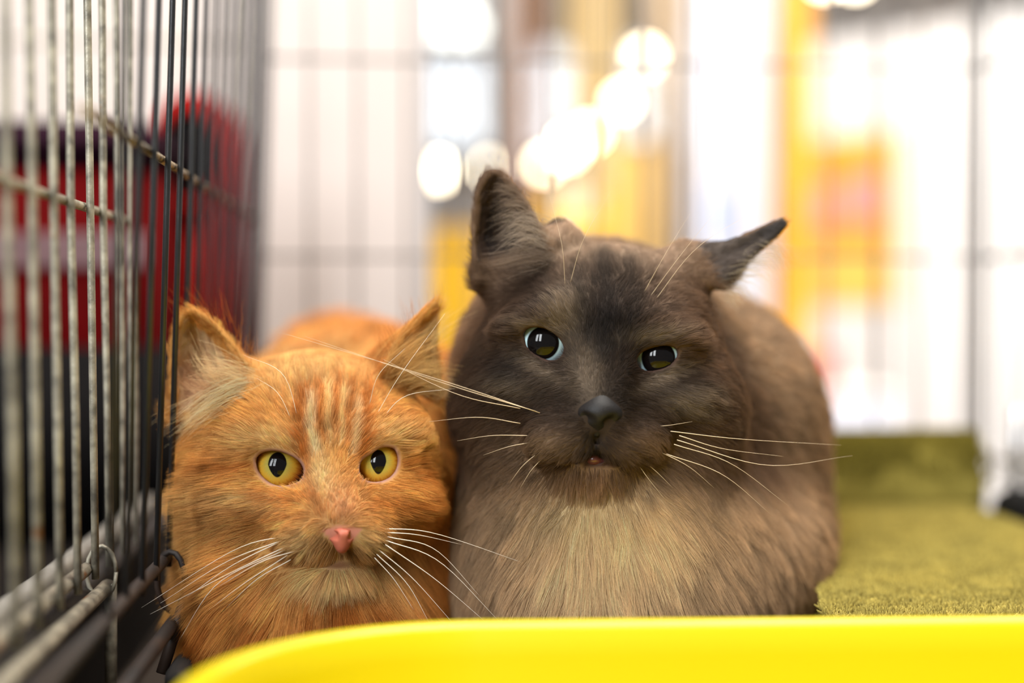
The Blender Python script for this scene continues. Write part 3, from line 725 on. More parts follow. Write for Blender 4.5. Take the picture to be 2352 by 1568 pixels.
# ------------------------------------------------------------------ plush mat body (needs the noise helper)
plush('cushion', 0.170, 0.364, 0.556, 0.950, 0.0, 0.035, 0.014, 24, 24, 0.0016)
bx = np.linspace(0.15, 0.384, 40); br = 0.036 * np.minimum(1, np.sqrt(np.clip(1 - (np.maximum(np.abs(bx - 0.267) - 0.0965, 0) / 0.0205) ** 2, 0.002, 1)))
bv, bf = tube([tuple(K(x_, 0.918, 0.0445)) for x_ in bx], br, 28)
bv = np.asarray(bv); bv = bv + (bv - np.array([bv[:, 0], bv[:, 1] * 0 + 0, bv[:, 2]]).T) * 0
bv[:, 2] += (vnoise(bv, 60, 4) - .5) * 0.004; bv[:, 1] += (vnoise(bv, 70, 5) - .5) * 0.004
bme = bpy.data.meshes.new('bolster'); bme.from_pydata([tuple(p) for p in bv], [], [tuple(dict.fromkeys(q_)) for q_ in bf]); link('bolster', bme, M_plush, bed)
def pile(name, n, x0, x1, y0, y1, zf, seed, colr):
    r = np.random.default_rng(seed); x = r.uniform(x0, x1, n); y = r.uniform(y0, y1, n)
    if y0 < 0.8: ok_ = x > 0.172 + np.clip(0.29 * (y - 0.570), 0, 0.075); x, y = x[ok_], y[ok_]; n = len(x)
    p = np.stack([x, y, zf(x, y)], 1); d = r.normal(size=(n, 3)) * .45 + np.array([0, 0, 1.0]); d /= np.linalg.norm(d, axis=1, keepdims=True)
    s = np.linspace(0, 1, 3)[None, :, None]; P = p[:, None] + d[:, None] * s * 0.0036
    P = np.stack([P[..., 0] * math.cos(YAW) - P[..., 1] * math.sin(YAW), P[..., 0] * math.sin(YAW) + P[..., 1] * math.cos(YAW), P[..., 2]], -1)
    cu = bpy.data.hair_curves.new(name); cu.add_curves([3] * n); cu.attributes['position'].data.foreach_set('vector', P.astype(np.float32).ravel())
    ra = cu.attributes.get('radius') or cu.attributes.new('radius', 'FLOAT', 'POINT'); ra.data.foreach_set('value', np.tile(np.array([.00042, .00036, .00016], dtype=np.float32), n))
    c = np.array(colr)[None] * (1 + .22 * r.normal(size=(n, 1))) * (0.8 + 0.4 * vnoise(p, 110, 6)[:, None])
    ca = cu.attributes.new('coat', 'FLOAT_COLOR', 'CURVE'); ca.data.foreach_set('color', np.hstack([np.clip(c, .01, 1), np.ones((n, 1))]).astype(np.float32).ravel())
    cu.materials.append(plush_fur); o = bpy.data.objects.new(name, cu); COL.objects.link(o); o.parent = bed; o.matrix_parent_inverse = Matrix.Translation(-bed.location); o['kind'] = 'stuff'
plush_fur = fur_mat('plush_pile', .8, .1, .3, .6)
pile('pile', 60000, 0.174, 0.362, 0.562, 0.885, lambda x, y: 0.0345 + 0 * x, 31, srgb(176,160,86))
pile('pile', 24000, 0.16, 0.378, 0.8825, 0.9535, lambda x, y: 0.0445 + np.sqrt(np.maximum(1 - ((y - 0.918) / 0.036) ** 2, 0)) * 0.0355, 32, srgb(128,116,48))  # bolster pile coloured darker than the cushion to paint in its shade

# ------------------------------------------------------------------ yellow litter tray in front
def litter_tray():
    t = empty('litter_tray', (0.1, 0.36, 0.0), 'bright yellow plastic litter tray with a rolled rim in front of both cats', 'tray')
    M = mat('yellow_plastic', s4(199,180,2), 0.32, spec=0.4, noise=(s4(195,176,2), 3, .3, .7))
    rot = math.radians(2.2); x0, x1, y0, y1, r = -0.080, 0.34, 0.17, 0.517, 0.088
    def ring(off, z, n=12):
        out = []
        for cx, cy, a0 in ((x1 - r, y1 - r, 0), (x0 + r, y1 - r, 90), (x0 + r, y0 + r, 180), (x1 - r, y0 + r, 270)):
            for i in range(n):
                a = math.radians(a0 + 90 * i / (n - 1)); X = cx + (r + off) * math.cos(a); Y = cy + (r + off) * math.sin(a)
                out.append((X * math.cos(rot) - Y * math.sin(rot), X * math.sin(rot) + Y * math.cos(rot), z))
        return out
    zt = 0.0475
    prof = [(-0.022, -0.0225), (-0.014, -0.0205), (-0.010, -0.012), (-0.004, 0.035), (-0.0025, zt - 0.0035), (-0.0005, zt - 0.0008), (0.002, zt), (0.005, zt - 0.0006), (0.0068, zt - 0.003), (0.0068, zt - 0.008), (0.0050, zt - 0.008), (0.0046, zt - 0.0035), (0.0018, zt - 0.003), (0.0, zt - 0.006), (-0.007, -0.012), (-0.014, -0.0255)]
    bm = bmesh.new(); vs = [[bm.verts.new(p) for p in ring(o_, z_)] for o_, z_ in prof]; n = len(vs[0])
    for a, b in zip(vs[:-1], vs[1:]):
        for i in range(n): bm.faces.new((a[i], b[i], b[(i + 1) % n], a[(i + 1) % n]))
    bm.faces.new(vs[0]); bm.faces.new(vs[-1][::-1]); bmesh.ops.recalc_face_normals(bm, faces=bm.faces)
    return link('basin', bm_mesh('basin', bm), M, t)
litter_tray()
# ------------------------------------------------------------------ ginger cat
def grid(px0, px1, py0, py1, D0, D1, vox, xr=None, zr=None):
    x0, x1 = xr; z0, z1 = zr
    ys = [D0]
    while ys[-1] < D1: ys.append(ys[-1] + (vox if ys[-1] < 0.675 else vox + (ys[-1] - 0.675) * 0.03))
    return Field(np.arange(x0, x1, vox), np.array(ys), np.arange(z0, z1, vox))
def wz(z, y): return -CAM_H + z + 0.0204 * y        # camera-space height of world height z at depth y
px_ = lambda r: np.asarray(r, dtype=float) * U
def ear_sheet(left, right, bulge, power=0.7, nu=17, nv=26):
    L = catmull([Q(*a) for a in left], nv); R = catmull([Q(*a) for a in right], nv); out = []; us = []
    for j in range(nv):
        v = j / (nv - 1)
        for i in range(nu):
            u = i / (nu - 1)
            p = L[j] * (1 - u) + R[j] * u
            p = p + np.array([0, bulge * U * 4 * u * (1 - u) * (1 - v) ** power, 0]); out.append(p); us.append((u, v))
    return np.array(out), np.array(us)

OL = [(587,1053.5),(594,1044),(604,1038),(618,1035),(632,1035),(645.6,1037.4),(660.5,1042.6),(675.5,1050),(688,1059),(696,1072),(699.6,1083),(694,1100.5),(682,1108.6),(666,1113),(649,1116.6),(632,1114),(616,1106),(602,1093.7),(591.7,1078.7)]
OR = [(825,1072),(829,1059),(840,1050),(855,1041),(867,1031.7),(880,1026),(895,1026),(905,1029),(912,1040),(914,1053.5),(912.6,1069.6),(907.4,1083),(897,1095),(883,1103),(866,1107),(849,1106),(836,1101.7),(827,1092.5)]
def build_ginger():
    root = empty('ginger_cat', Vector(c2w((-0.085, 0.66, wz(0, 0.66)))), 'long-haired ginger tabby cat with amber eyes crouching against the black wire wall', 'cat')
    f = grid(0, 0, 0, 0, 0.548, 0.95, 0.00145, (-0.165, 0.012), (-0.165, 0.032))
    # trunk, haunches, forelegs
    f.ell((-0.083, 0.78, -0.068), (0.070, 0.135, 0.074), 0.02)
    f.ell((-0.105, 0.86, -0.060), (0.052, 0.060, 0.072), 0.02)
    f.ell((-0.083, 0.665, -0.088), (0.063, 0.075, 0.062), 0.02)
    for sx in (-0.118, -0.052):
        f.cap((sx, 0.640, -0.105), (sx, 0.625, wz(0.016, 0.62)), 0.024, 0.016, 0.012)
        f.ell((sx, 0.605, wz(0.012, 0.605)), (0.016, 0.026, 0.012), 0.008)
    for sx in (-0.132, -0.032): f.ell((sx, 0.86, wz(0.05, 0.86)), (0.024, 0.055, 0.045), 0.02)
    # skull and neck
    f.ell(Q(718, 1000, 215), px_((274, 230, 200)), 0.012)
    f.ell(Q(715, 1330, 240), px_((262, 220, 190)), 0.02)
    f.ell(Q(545, 1120, 170), px_((135, 165, 165)), 0.014); f.ell(Q(900, 1110, 180), px_((115, 165, 165)), 0.014)
    f.ell(Q(760, 1170, 30), px_((140, 120, 105)), 0.012)
    f.ell(Q(705, 1222, -28), px_((72, 62, 56)), 0.007); f.ell(Q(838, 1216, -26), px_((60, 62, 54)), 0.007)
    f.ell(Q(772, 1300, 12), px_((66, 66, 40)), 0.008)
    f.cap(Q(748, 990, 40), Q(783, 1185, -62), 62 * U, 36 * U, 0.010)
    f.ell(Q(632, 1000, 62), px_((100, 70, 50)), 0.010, roll=-0.15); f.ell(Q(888, 992, 70), px_((84, 74, 48)), 0.016, roll=0.1)
    f.ell(Q(612, 1150, 60), px_((100, 80, 55)), 0.012); f.ell(Q(905, 1145, 66), px_((75, 80, 55)), 0.012)
    f.ell(Q(720, 1430, 110), px_((250, 170, 130)), 0.02); f.ell(Q(590, 1330, 150), px_((140, 150, 120)), 0.02)
    # eye bulges, lid openings
    f.ell(Q(643, 1076, 62), px_((68, 66, 66)), 0.006); f.ell(Q(870, 1067, 66), px_((60, 64, 64)), 0.006)
    # ears
    s1, _ = ear_sheet([(402,965,165),(392,870,150),(398,775,140),(420,722,135)], [(602,895,110),(545,805,118),(487,740,126),(440,710,134)], 120)
    f.sheet(s1, 0.0016, 0.003)
    s2, _ = ear_sheet([(868,862,120),(915,790,128),(960,735,136),(998,694,150)], [(1018,930,225),(1006,850,205),(996,770,185),(1004,700,160)], 70)
    f.sheet(s2, 0.0016, 0.003)
    f.cap(Q(850, 850, 190), Q(965, 735, 178), 34 * U, 8 * U, 0.006)
    f.cap(Q(560, 860, 190), Q(500, 800, 180), 28 * U, 8 * U, 0.006)
    f.cap(Q(462, 950, 245), Q(560, 900, 205), 48 * U, 50 * U, 0.012)
    f.prism(OL, 0.54, 0.606); f.prism(OR, 0.54, 0.606)
    # mouth
    f.cap(Q(785, 1268, -88), Q(785, 1290, -60), 4 * U, 4 * U, 0.003, True)
    for a, b in (((785, 1290), (720, 1297)), ((720, 1297), (660, 1280)), ((785, 1290), (840, 1290)), ((840, 1290), (885, 1268))):
        f.cap(Q(*a, -60 if a[0] == 785 else -30), Q(*b, -30 if b[0] in (720, 840) else 10), 5 * U, 5 * U, 0.004, True)
    v, q = surface_nets(f.F, f.x, f.y, f.z); vn = vert_normals(v, q)
    nose_px = np.array([(741,1217),(762,1213),(785,1211),(808,1211),(829,1213),(815,1232),(800,1252),(786,1270),(772,1250),(757,1232)])
    base, light, dark = srgb(238,173,94), srgb(253,218,156), srgb(196,112,38)
    cream = srgb(248,226,180); pale = srgb(255,234,192); skinp = srgb(205,150,110)
    stripes = [  # (polyline, width, colour, strength)
        ([(700,905),(690,960),(700,1000),(697,1045)], 15, dark, 1), ([(686,1000),(700,1050),(706,1075)], 12, dark, .7),
        ([(735,900),(728,960),(745,1010)], 11, dark, .9), ([(775,880),(762,950),(772,1010)], 10, dark, .95), ([(805,890),(800,950),(792,1020)], 10, dark, .9),
        ([(842,900),(835,960),(838,1010),(826,1045)], 13, dark, 1), ([(715,930),(715,990),(728,1040)], 9, cream, .9), ([(755,900),(752,965),(760,1015)], 8, light, .8),
        ([(790,910),(783,970),(782,1020)], 8, light, .8), ([(820,930),(815,990),(808,1040)], 8, cream, .6),
        ([(500,1075),(545,1070),(585,1068)], 9, dark, .75), ([(600,1135),(680,1150),(720,1140)], 13, dark, .6), ([(560,1165),(640,1185),(700,1180)], 11, dark, .35),
        ([(920,1065),(960,1085),(990,1110)], 10, dark, .65), ([(860,1150),(910,1160),(960,1150)], 14, dark, .5), ([(705,1090),(722,1140),(738,1185)], 11, srgb(190,125,75), .6),
        ([(660,1283),(720,1297),(785,1290),(840,1290),(885,1268)], 4, srgb(130,84,46), .6), ([(785,1266),(785,1292)], 5, srgb(120,70,50), .9), ([(620,1235),(690,1262),(740,1275)], 9, srgb(190,130,70), .2), ([(450,950),(510,925),(560,915)], 10, srgb(150,95,50), .5), ([(845,800),(860,840),(868,880)], 20, dark, .6)]
    def color(p, nrm, px, py):
        n1 = vnoise(p, 55, 3)[:, None]; c = base * (0.86 + 0.3 * n1)
        def mixin(w, colr):
            nonlocal c
            w = np.clip(w, 0, 1)[:, None]; c = c * (1 - w) + colr * w
        mixin(0.55 * blob(px, py, 620, 1010, 110, 32), light); mixin(0.5 * blob(px, py, 905, 1000, 70, 35), light)
        mixin(0.8 * blob(px, py, 735, 1090, 34, 60, -15), light); mixin(0.55 * blob(px, py, 560, 1150, 110, 30, 10), light)
        mixin(0.5 * blob(px, py, 700, 860, 160, 60), light)
        mixin(0.75 * blob(px, py, 785, 1170, 45, 60), srgb(228,168,124)); mixin(0.9 * blob(px, py, 700, 1245, 65, 42), srgb(252,212,152)); mixin(0.9 * blob(px, py, 845, 1243, 55, 40), srgb(250,208,146))
        mixin(0.95 * blob(px, py, 770, 1322, 105, 36), srgb(254,214,154))
        mixin(0.55 * blob(px, py, 480, 1220, 100, 120), srgb(244,196,128))
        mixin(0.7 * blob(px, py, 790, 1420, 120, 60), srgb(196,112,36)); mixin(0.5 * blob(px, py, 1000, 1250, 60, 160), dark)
        st = np.clip((py - 1330) / 60, 0, 1) * (np.abs(px - 730) < 330) * (p[:, 1] < 0.66)
        mixin(0.6 * st * (vnoise(np.stack([p[:, 0] * 2.6, p[:, 2] * 0.35, p[:, 1] * 0.5], 1), 75, 9) > 0.6), dark)
        for line, w, colr, a in stripes: mixin(0.78 * a * np.exp(-(seg_dist(px, py, line) / (1.15 * w)) ** 2) * (p[:, 1] < 0.66), colr)
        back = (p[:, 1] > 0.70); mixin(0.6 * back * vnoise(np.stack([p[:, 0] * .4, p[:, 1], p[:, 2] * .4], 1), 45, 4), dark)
        for cx, cy in ((690,1217),(712,1230),(735,1240),(700,1250),(722,1262),(680,1238),(850,1205),(865,1215),(858,1236),(840,1246),(872,1228)):
            mixin(0.5 * blob(px, py, cx, cy, 8, 4, -20), srgb(120,75,40))
        # inside of the ears
        e1 = (poly_sd(px, py, np.array([(410,950),(404,780),(425,728),(470,760),(560,880)])) < 0) & (nrm[:, 1] < 0.1) & (p[:, 1] < 0.642)
        mixin(0.9 * e1, srgb(252,212,168)); mixin(0.6 * e1 * blob(px, py, 440, 880, 40, 60), srgb(225,165,130))
        e2 = (poly_sd(px, py, np.array([(895,860),(1000,715),(1000,800),(1015,920)])) < 0) & (nrm[:, 1] < 0.1) & (p[:, 1] < 0.655)
        mixin(0.9 * e2, srgb(248,204,140))
        return c
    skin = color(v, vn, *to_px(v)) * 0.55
    vx, vy = to_px(v); fr = v[:, 1] < 0.62
    def near(poly, w): return np.clip(1 - poly_sd(vx, vy, np.asarray(poly, dtype=float)) / w, 0, 1) * fr
    for poly in (OL, OR):
        w = near(poly, 9)[:, None]; skin = skin * (1 - w) + srgb(160,120,110) * w
        w = (poly_sd(vx, vy, np.asarray(poly)) < -2)[:, None] * fr[:, None]; skin = np.where(w, srgb(40,28,24), skin)
    w = (blob(vx, vy, 776, 1299, 60, 13) * (v[:, 1] < 0.61))[:, None]; skin = skin * (1 - w) + srgb(96,62,38) * w
    w = near(nose_px, 5)[:, None]; skin = skin * (1 - w) + srgb(205,135,115) * w
    me = mesh_np('body', c2w(v), q)
    a = me.color_attributes.new('coat', 'FLOAT_COLOR', 'POINT'); a.data.foreach_set('color', np.hstack([skin, np.ones((len(v), 1))]).astype(np.float32).ravel())
    body = link('body', me, skin_mat('ginger_skin'), root)
    dirs = [(775,1160,0,-1),(765,1060,0,-1),(740,950,0,-1),(720,830,-.05,-1),(800,830,.05,-1),(630,1000,-.75,-.6),(660,930,-.35,-.95),(560,930,-.8,-.5),(500,990,-1,-.1),(450,1050,-1,.15),(560,1060,-1,.05),(430,1150,-1,.3),
            (520,1160,-1,.2),(620,1170,-1,.15),(480,1250,-.9,.5),(560,1270,-.85,.5),(690,1230,-.95,.3),(640,1270,-.8,.55),(720,1290,-.4,.9),(775,1310,0,1),(750,1284,-.4,1),(800,1284,.4,1),(835,1290,.4,.9),(845,1225,.95,.3),(890,1160,1,.1),(960,1120,1,.1),
            (930,1050,1,-.1),(890,990,.7,-.7),(850,920,.3,-.95),(930,930,.8,-.6),(960,1230,.75,.65),(900,1280,.5,.85),(720,1400,-.05,1),(560,1400,-.4,.9),(440,1350,-.7,.7),(470,1450,-.5,.85),(880,1400,.15,1),(980,1380,.35,.95),
            (430,860,-.3,-.95),(450,760,-.4,-.9),(540,830,.2,-1),(920,800,.4,-.9),(980,760,.5,-.85),(990,850,.8,-.5),(700,1090,-.5,-.6),(800,1090,.5,-.6)]
    lens = [(775,1150,2.2),(770,1050,4),(740,930,8),(720,820,10),(640,1000,5.5),(560,950,9),(480,1050,13),(450,1180,18),(520,1150,13),(620,1150,7),(700,1220,5),(845,1220,5),(775,1300,10),(720,1340,16),(560,1280,18),(720,1420,26),
            (480,1350,22),(900,1300,17),(960,1150,13),(930,1050,8),(890,990,5),(900,1400,24),(430,800,4),(520,800,4),(950,780,5),(690,1090,2.6),(640,1020,4.5),(640,1130,4),(870,1120,4),(825,1080,2.6),(880,1010,4)]
    poly_all = [np.asarray(OL), np.asarray(OR)]
    def density(c, fn):
        px, py = to_px(c); d = np.where(c[:, 1] < 0.66, 1.0, 0.32)
        d *= np.where(fn[:, 1] > 0.35, 0.35, 1.0)
        face = blob(px, py, 770, 1120, 170, 220) * (c[:, 1] < 0.63); d *= 1 + 1.6 * face + 2.5 * blob(px, py, 776, 1300, 60, 22) * (c[:, 1] < 0.61)
        e = (nose := poly_sd(px, py, nose_px)) < 0
        return d * ~(e & (c[:, 1] < 0.59))
    def keep(p, nrm):
        px, py = to_px(p); f_ = p[:, 1] < 0.615
        bad = np.zeros(len(p), dtype=bool)
        for P_ in poly_all: bad |= (poly_sd(px, py, P_) < 5) & f_
        bad |= (poly_sd(px, py, nose_px) < 1) & (p[:, 1] < 0.59)
        return ~bad
    def direction(p, nrm, px, py):
        d2 = anchors_dir(px, py, dirs); head = np.clip((0.69 - p[:, 1]) / 0.05, 0, 1)[:, None]
        t = np.stack([d2[:, 0], 0.25 + 0 * px, -d2[:, 1]], 1)
        bdir = np.array([0, 1.0, -0.45]) + 0 * t
        t = t * head + bdir * (1 - head)
        t = t / (np.linalg.norm(t, axis=1, keepdims=True) + 1e-9)
        lift = np.where(p[:, 1] < 0.69, 0.34, 0.5); lift = np.where(blob(px, py, 780, 1150, 120, 170) > .4, 0.34, lift)
        lift = np.where((py < 960) & ((px < 600) | (px > 860)) & (p[:, 1] < .64), 0.45, lift)
        return t, lift
    def length(p, px, py):
        l = anchors_val(px, py, lens); h = np.clip((0.69 - p[:, 1]) / 0.05, 0, 1)
        return (l * h + 24 * (1 - h)) * 1e-3
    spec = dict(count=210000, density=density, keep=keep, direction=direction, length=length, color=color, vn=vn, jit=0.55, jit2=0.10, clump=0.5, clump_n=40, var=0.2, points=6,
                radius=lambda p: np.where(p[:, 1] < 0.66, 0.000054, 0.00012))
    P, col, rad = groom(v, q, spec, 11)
    fm = fur_mat('ginger_fur', 0.55, 0.15, 0.42)
    fur_curves('fur', P, root, fm, col, rad)
    r = np.random.default_rng(5)
    T = [([(575,890,80),(520,905,52),(455,950,70),(400,1000,110)], 170, 17, pale), ([(590,905,85),(520,930,60),(460,955,70),(408,985,100)], 150, 20, srgb(255,216,160)),
         ([(560,870,90),(505,850,70),(465,850,90)], 130, 20, srgb(255,216,166)), ([(520,885,110),(480,850,110),(455,800,120)], 150, 16, srgb(255,212,160)), ([(500,900,120),(455,885,110),(425,865,130)], 90, 14, srgb(252,200,150)),
         ([(470,735,135),(440,690,140),(430,668,150)], 26, 16, srgb(170,90,30)), ([(515,770,130),(500,725,135),(495,700,150)], 36, 20, srgb(180,95,30)), ([(560,830,125),(560,790,130),(565,765,140)], 30, 16, srgb(215,140,55)),
         ([(420,720,138),(405,700,140),(395,685,150)], 20, 12, srgb(175,100,40)),
         ([(905,850,120),(950,800,110),(1005,765,140)], 170, 18, srgb(238,190,120)), ([(930,870,130),(980,850,125),(1040,860,150)], 140, 20, srgb(236,196,130)), ([(970,790,150),(1010,745,160),(1055,715,190)], 50, 14, srgb(235,200,140)),
         ([(990,720,155),(1005,680,160),(1005,650,170)], 22, 8, srgb(190,115,45)), ([(950,745,150),(945,705,160),(938,680,170)], 26, 14, srgb(195,125,60)), ([(890,800,150),(880,760,160),(875,735,170)], 24, 16, srgb(190,115,50)),
         ([(1000,900,200),(1030,880,190),(1045,900,200)], 60, 16, srgb(238,205,150))]
    P, col, rad = strands(T, 0, 0, 0.35, r, None, 0.00006)
    fur_curves('ear_tuft', P, root, fm, col, rad)
    cols = [(0.0, s4(116,118,62)), (0.45, s4(178,162,74)), (0.7, s4(218,170,54)), (0.87, s4(196,120,28)), (1.0, s4(74,40,12))]
    rim = [('eyelid_rim', 2.0, 2.0, s4(38,26,20), 0.35, 1.02), ('eyelid', 6.0, 4.2, s4(190,150,134), 0.5, 1.035)]
    eye_parts(root, OL, 61, 64, (637,1066), 56, (21, 29, 0.28), cols, rim)
    eye_parts(root, OR, 65, 60, (869,1060), 52, (18, 28, 0.3), cols, rim)
    # nose leather
    nf = Field(*[np.arange(a, b, 0.00035) for a, b in zip(Q(715, 1290, -154) - 0.001, Q(855, 1175, -44) + 0.001)])
    nf.ell(Q(785, 1222, -78), px_((40, 36, 17)), 0.002); nf.ell(Q(757, 1219, -68), px_((19, 24, 13)), 0.003); nf.ell(Q(814, 1217, -66), px_((17, 24, 12)), 0.003)
    nf.ell(Q(786, 1246, -84), px_((17, 24, 24)), 0.004)
    for a, b, rd in (((736, 1214), (756, 1227), 5), ((756, 1227), (771, 1229), 7), ((802, 1230), (816, 1225), 6.5), ((816, 1225), (829, 1211), 4.5)): nf.cap(Q(*a, -96), Q(*b, -106), rd * U, rd * U, 0.002, True)
    nf.cap(Q(785, 1248, -122), Q(784, 1275, -110), 2.2 * U, 2.2 * U, 0.0015, True)
    nv, nq = surface_nets(nf.F, nf.x, nf.y, nf.z)
    link('nose', mesh_np('nose', c2w(nv), nq), mat('ginger_nose', s4(190,106,82), 0.5, spec=0.35, noise=(s4(184,98,76), 260, .3, .7), bump=(1800, .25, .0004)), root)
    wm = mat('pale_whisker', s4(240,228,208), 0.35, spec=0.5)
    for line, dd in [([(672,1228),(540,1262),(325,1395)],(-70,-50,-20)), ([(655,1238),(520,1290),(368,1385)],(-70,-55,-35)), ([(668,1250),(540,1310),(345,1410)],(-72,-70,-50)), ([(655,1262),(500,1340),(408,1475)],(-68,-60,-40)),
                     ([(660,1275),(560,1340),(480,1400)],(-65,-60,-50)), ([(668,1285),(590,1330),(520,1395)],(-60,-60,-50)), ([(640,1245),(530,1300),(430,1370)],(-66,-60,-60)), ([(690,1262),(600,1290),(505,1345)],(-75,-80,-80)),
                     ([(870,1213),(1000,1225),(1230,1302)],(-62,-40,20)), ([(885,1240),(1010,1290),(1150,1430)],(-62,-50,-20)), ([(885,1250),(1000,1330),(1118,1430)],(-62,-50,-25)), ([(870,1262),(950,1330),(1045,1436)],(-60,-50,-30)),
                     ([(865,1272),(935,1340),(985,1428)],(-58,-50,-35)), ([(890,1232),(1000,1262),(1105,1372)],(-60,-40,0)), ([(880,1222),(960,1228),(1060,1250)],(-62,-50,-20)), ([(860,1280),(905,1330),(950,1400)],(-55,-50,-40)),
                     ([(688,975),(650,860),(560,815)],(-2,-30,-10)), ([(678,985),(640,905),(590,868)],(-2,-25,-10)), ([(848,930),(870,860),(930,800)],(30,0,20)), ([(855,970),(920,860),(1022,720)],(20,-10,30)), ([(868,975),(930,910),(1045,892)],(24,0,40))]:
        brow = line[0][1] < 1100
        whisker(root, line, dd, 0.8 if brow else 1.25, wm)
    return root
ginger = build_ginger()
# ------------------------------------------------------------------ brown cat
BL = [(1203,763),(1206,756),(1217,752),(1231,751),(1247,753),(1262,759),(1274,768),(1285.5,779),(1293.7,791.6),(1296,804),(1291.6,816),(1280.4,826),(1267,828.4),(1254,825),(1239.6,818),(1225,808),(1213,796),(1205,781)]
BR = [(1461,830),(1463.6,819.6),(1471.6,811.6),(1481,804.5),(1495,800),(1508,797),(1521,793),(1532,793),(1544,796),(1553,800),(1557,807),(1556,814),(1550,826),(1539.5,835.7),(1526,844),(1511,849),(1495,852),(1481,851),(1471,846),(1463.6,839)]
def build_brown():
    root = empty('brown_cat', Vector(c2w((0.055, 0.68, wz(0, 0.68)))), 'stocky brown sable cat with pale blue eyes sitting beside the green mat', 'cat')
    f = grid(0, 0, 0, 0, 0.545, 0.97, 0.0015, (-0.052, 0.185), (-0.165, 0.085))
    fl = 0.0
    # trunk, haunches, forelegs
    f.ell((0.074, 0.79, -0.048), (0.088, 0.150, 0.078), 0.02)
    f.ell((0.112, 0.775, -0.050), (0.050, 0.090, 0.070), 0.025)
    f.ell((0.070, 0.75, -0.098), (0.094, 0.14, 0.052), 0.02)
    f.ell((0.087, 0.70, -0.112), (0.058, 0.085, 0.052), 0.02)
    f.ell((0.042, 0.652, -0.086), (0.072, 0.070, 0.066), 0.02); f.ell((0.042, 0.640, -0.115), (0.066, 0.058, 0.036), 0.02)
    f.ell((0.040, 0.69, -0.02), (0.070, 0.07, 0.07), 0.02)
    for sx in (0.012, 0.062):
        f.cap((sx, 0.650, -0.095), (sx, 0.625, wz(fl + 0.014, 0.625)), 0.024, 0.016, 0.014)
        f.ell((sx, 0.602, wz(fl + 0.011, 0.602)), (0.016, 0.024, 0.011), 0.008)
    for sx in (-0.01, 0.132): f.ell((sx, 0.83, wz(fl + 0.05, 0.83)), (0.030, 0.07, 0.05), 0.02)
    # skull and neck
    f.ell(Q(1378, 775, 230), px_((282, 235, 225)), 0.012, roll=0.08)
    f.ell(Q(1180, 930, 205), px_((150, 170, 165)), 0.018); f.ell(Q(1575, 940, 205), px_((138, 170, 150)), 0.018)
    f.ell(Q(1370, 1060, 200), px_((250, 190, 120)), 0.02)
    f.ell(Q(1365, 960, 40), px_((150, 120, 110)), 0.014)
    f.ell(Q(1298, 1008, -30), px_((88, 68, 58)), 0.007, roll=-0.12); f.ell(Q(1442, 1012, -26), px_((86, 68, 58)), 0.007, roll=0.16)
    f.ell(Q(1362, 1088, 18), px_((86, 66, 46)), 0.008)
    f.cap(Q(1385, 770, 40), Q(1376, 935, -58), 74 * U, 44 * U, 0.012)
    f.ell(Q(1245, 722, 55), px_((120, 78, 46)), 0.010, roll=0.35); f.ell(Q(1520, 755, 60), px_((110, 78, 46)), 0.010, roll=-0.3)
    f.ell(Q(1235, 885, 60), px_((115, 80, 60)), 0.012); f.ell(Q(1530, 915, 64), px_((105, 80, 58)), 0.012)
    f.ell(Q(1250, 790, 68), px_((68, 66, 62)), 0.006); f.ell(Q(1509, 823, 72), px_((66, 66, 60)), 0.006)
    # ears
    s1, _ = ear_sheet([(1094,640,175),(1088,540,160),(1098,440,150),(1122,396,148)], [(1272,600,130),(1238,520,130),(1192,445,138),(1146,394,146)], 110)
    f.sheet(s1, 0.0017, 0.003)
    s2, _ = ear_sheet([(1575,578,235),(1650,572,215),(1730,536,205),(1796,508,205)], [(1660,640,190),(1714,592,190),(1765,548,195),(1801,513,203)], 30, 1.0)
    f.sheet(s2, 0.0021, 0.004)
    f.cap(Q(1140, 640, 230), Q(1260, 570, 210), 50 * U, 40 * U, 0.012)
    f.cap(Q(1286, 535, 215), Q(1300, 560, 190), 30 * U, 40 * U, 0.008)
    f.cap(Q(1560, 610, 240), Q(1650, 622, 225), 48 * U, 36 * U, 0.012)
    f.prism(BL, 0.54, 0.607); f.prism(BR, 0.54, 0.607)
    # mouth
    f.cap(Q(1370, 1000, -88), Q(1368, 1040, -56), 5 * U, 6 * U, 0.003, True)
    for a, b in (((1368, 1042), (1325, 1050)), ((1325, 1050), (1288, 1062)), ((1368, 1042), (1395, 1052)), ((1395, 1052), (1428, 1072))):
        f.cap(Q(*a, -52 if a[0] == 1368 else -44), Q(*b, -44 if b[0] in (1325, 1395) else -20), 7 * U, 6 * U, 0.004, True)
    v, q = surface_nets(f.F, f.x, f.y, f.z); vn = vert_normals(v, q)
    nose_px = np.array([(1322,942),(1338,926),(1360,914),(1380,911),(1400,914),(1418,928),(1430,948),(1412,968),(1396,985),(1384,1004),(1368,1006),(1358,984),(1344,965)])
    lip_px = np.array([(1290,1060),(1325,1046),(1368,1040),(1395,1048),(1425,1068),(1400,1068),(1360,1068),(1322,1062)])
    base, tan, dark = srgb(124,97,76), srgb(196,160,120), srgb(20,15,13)
    mid, grey, chestc = srgb(82,63,50), srgb(180,158,134), srgb(246,212,164)
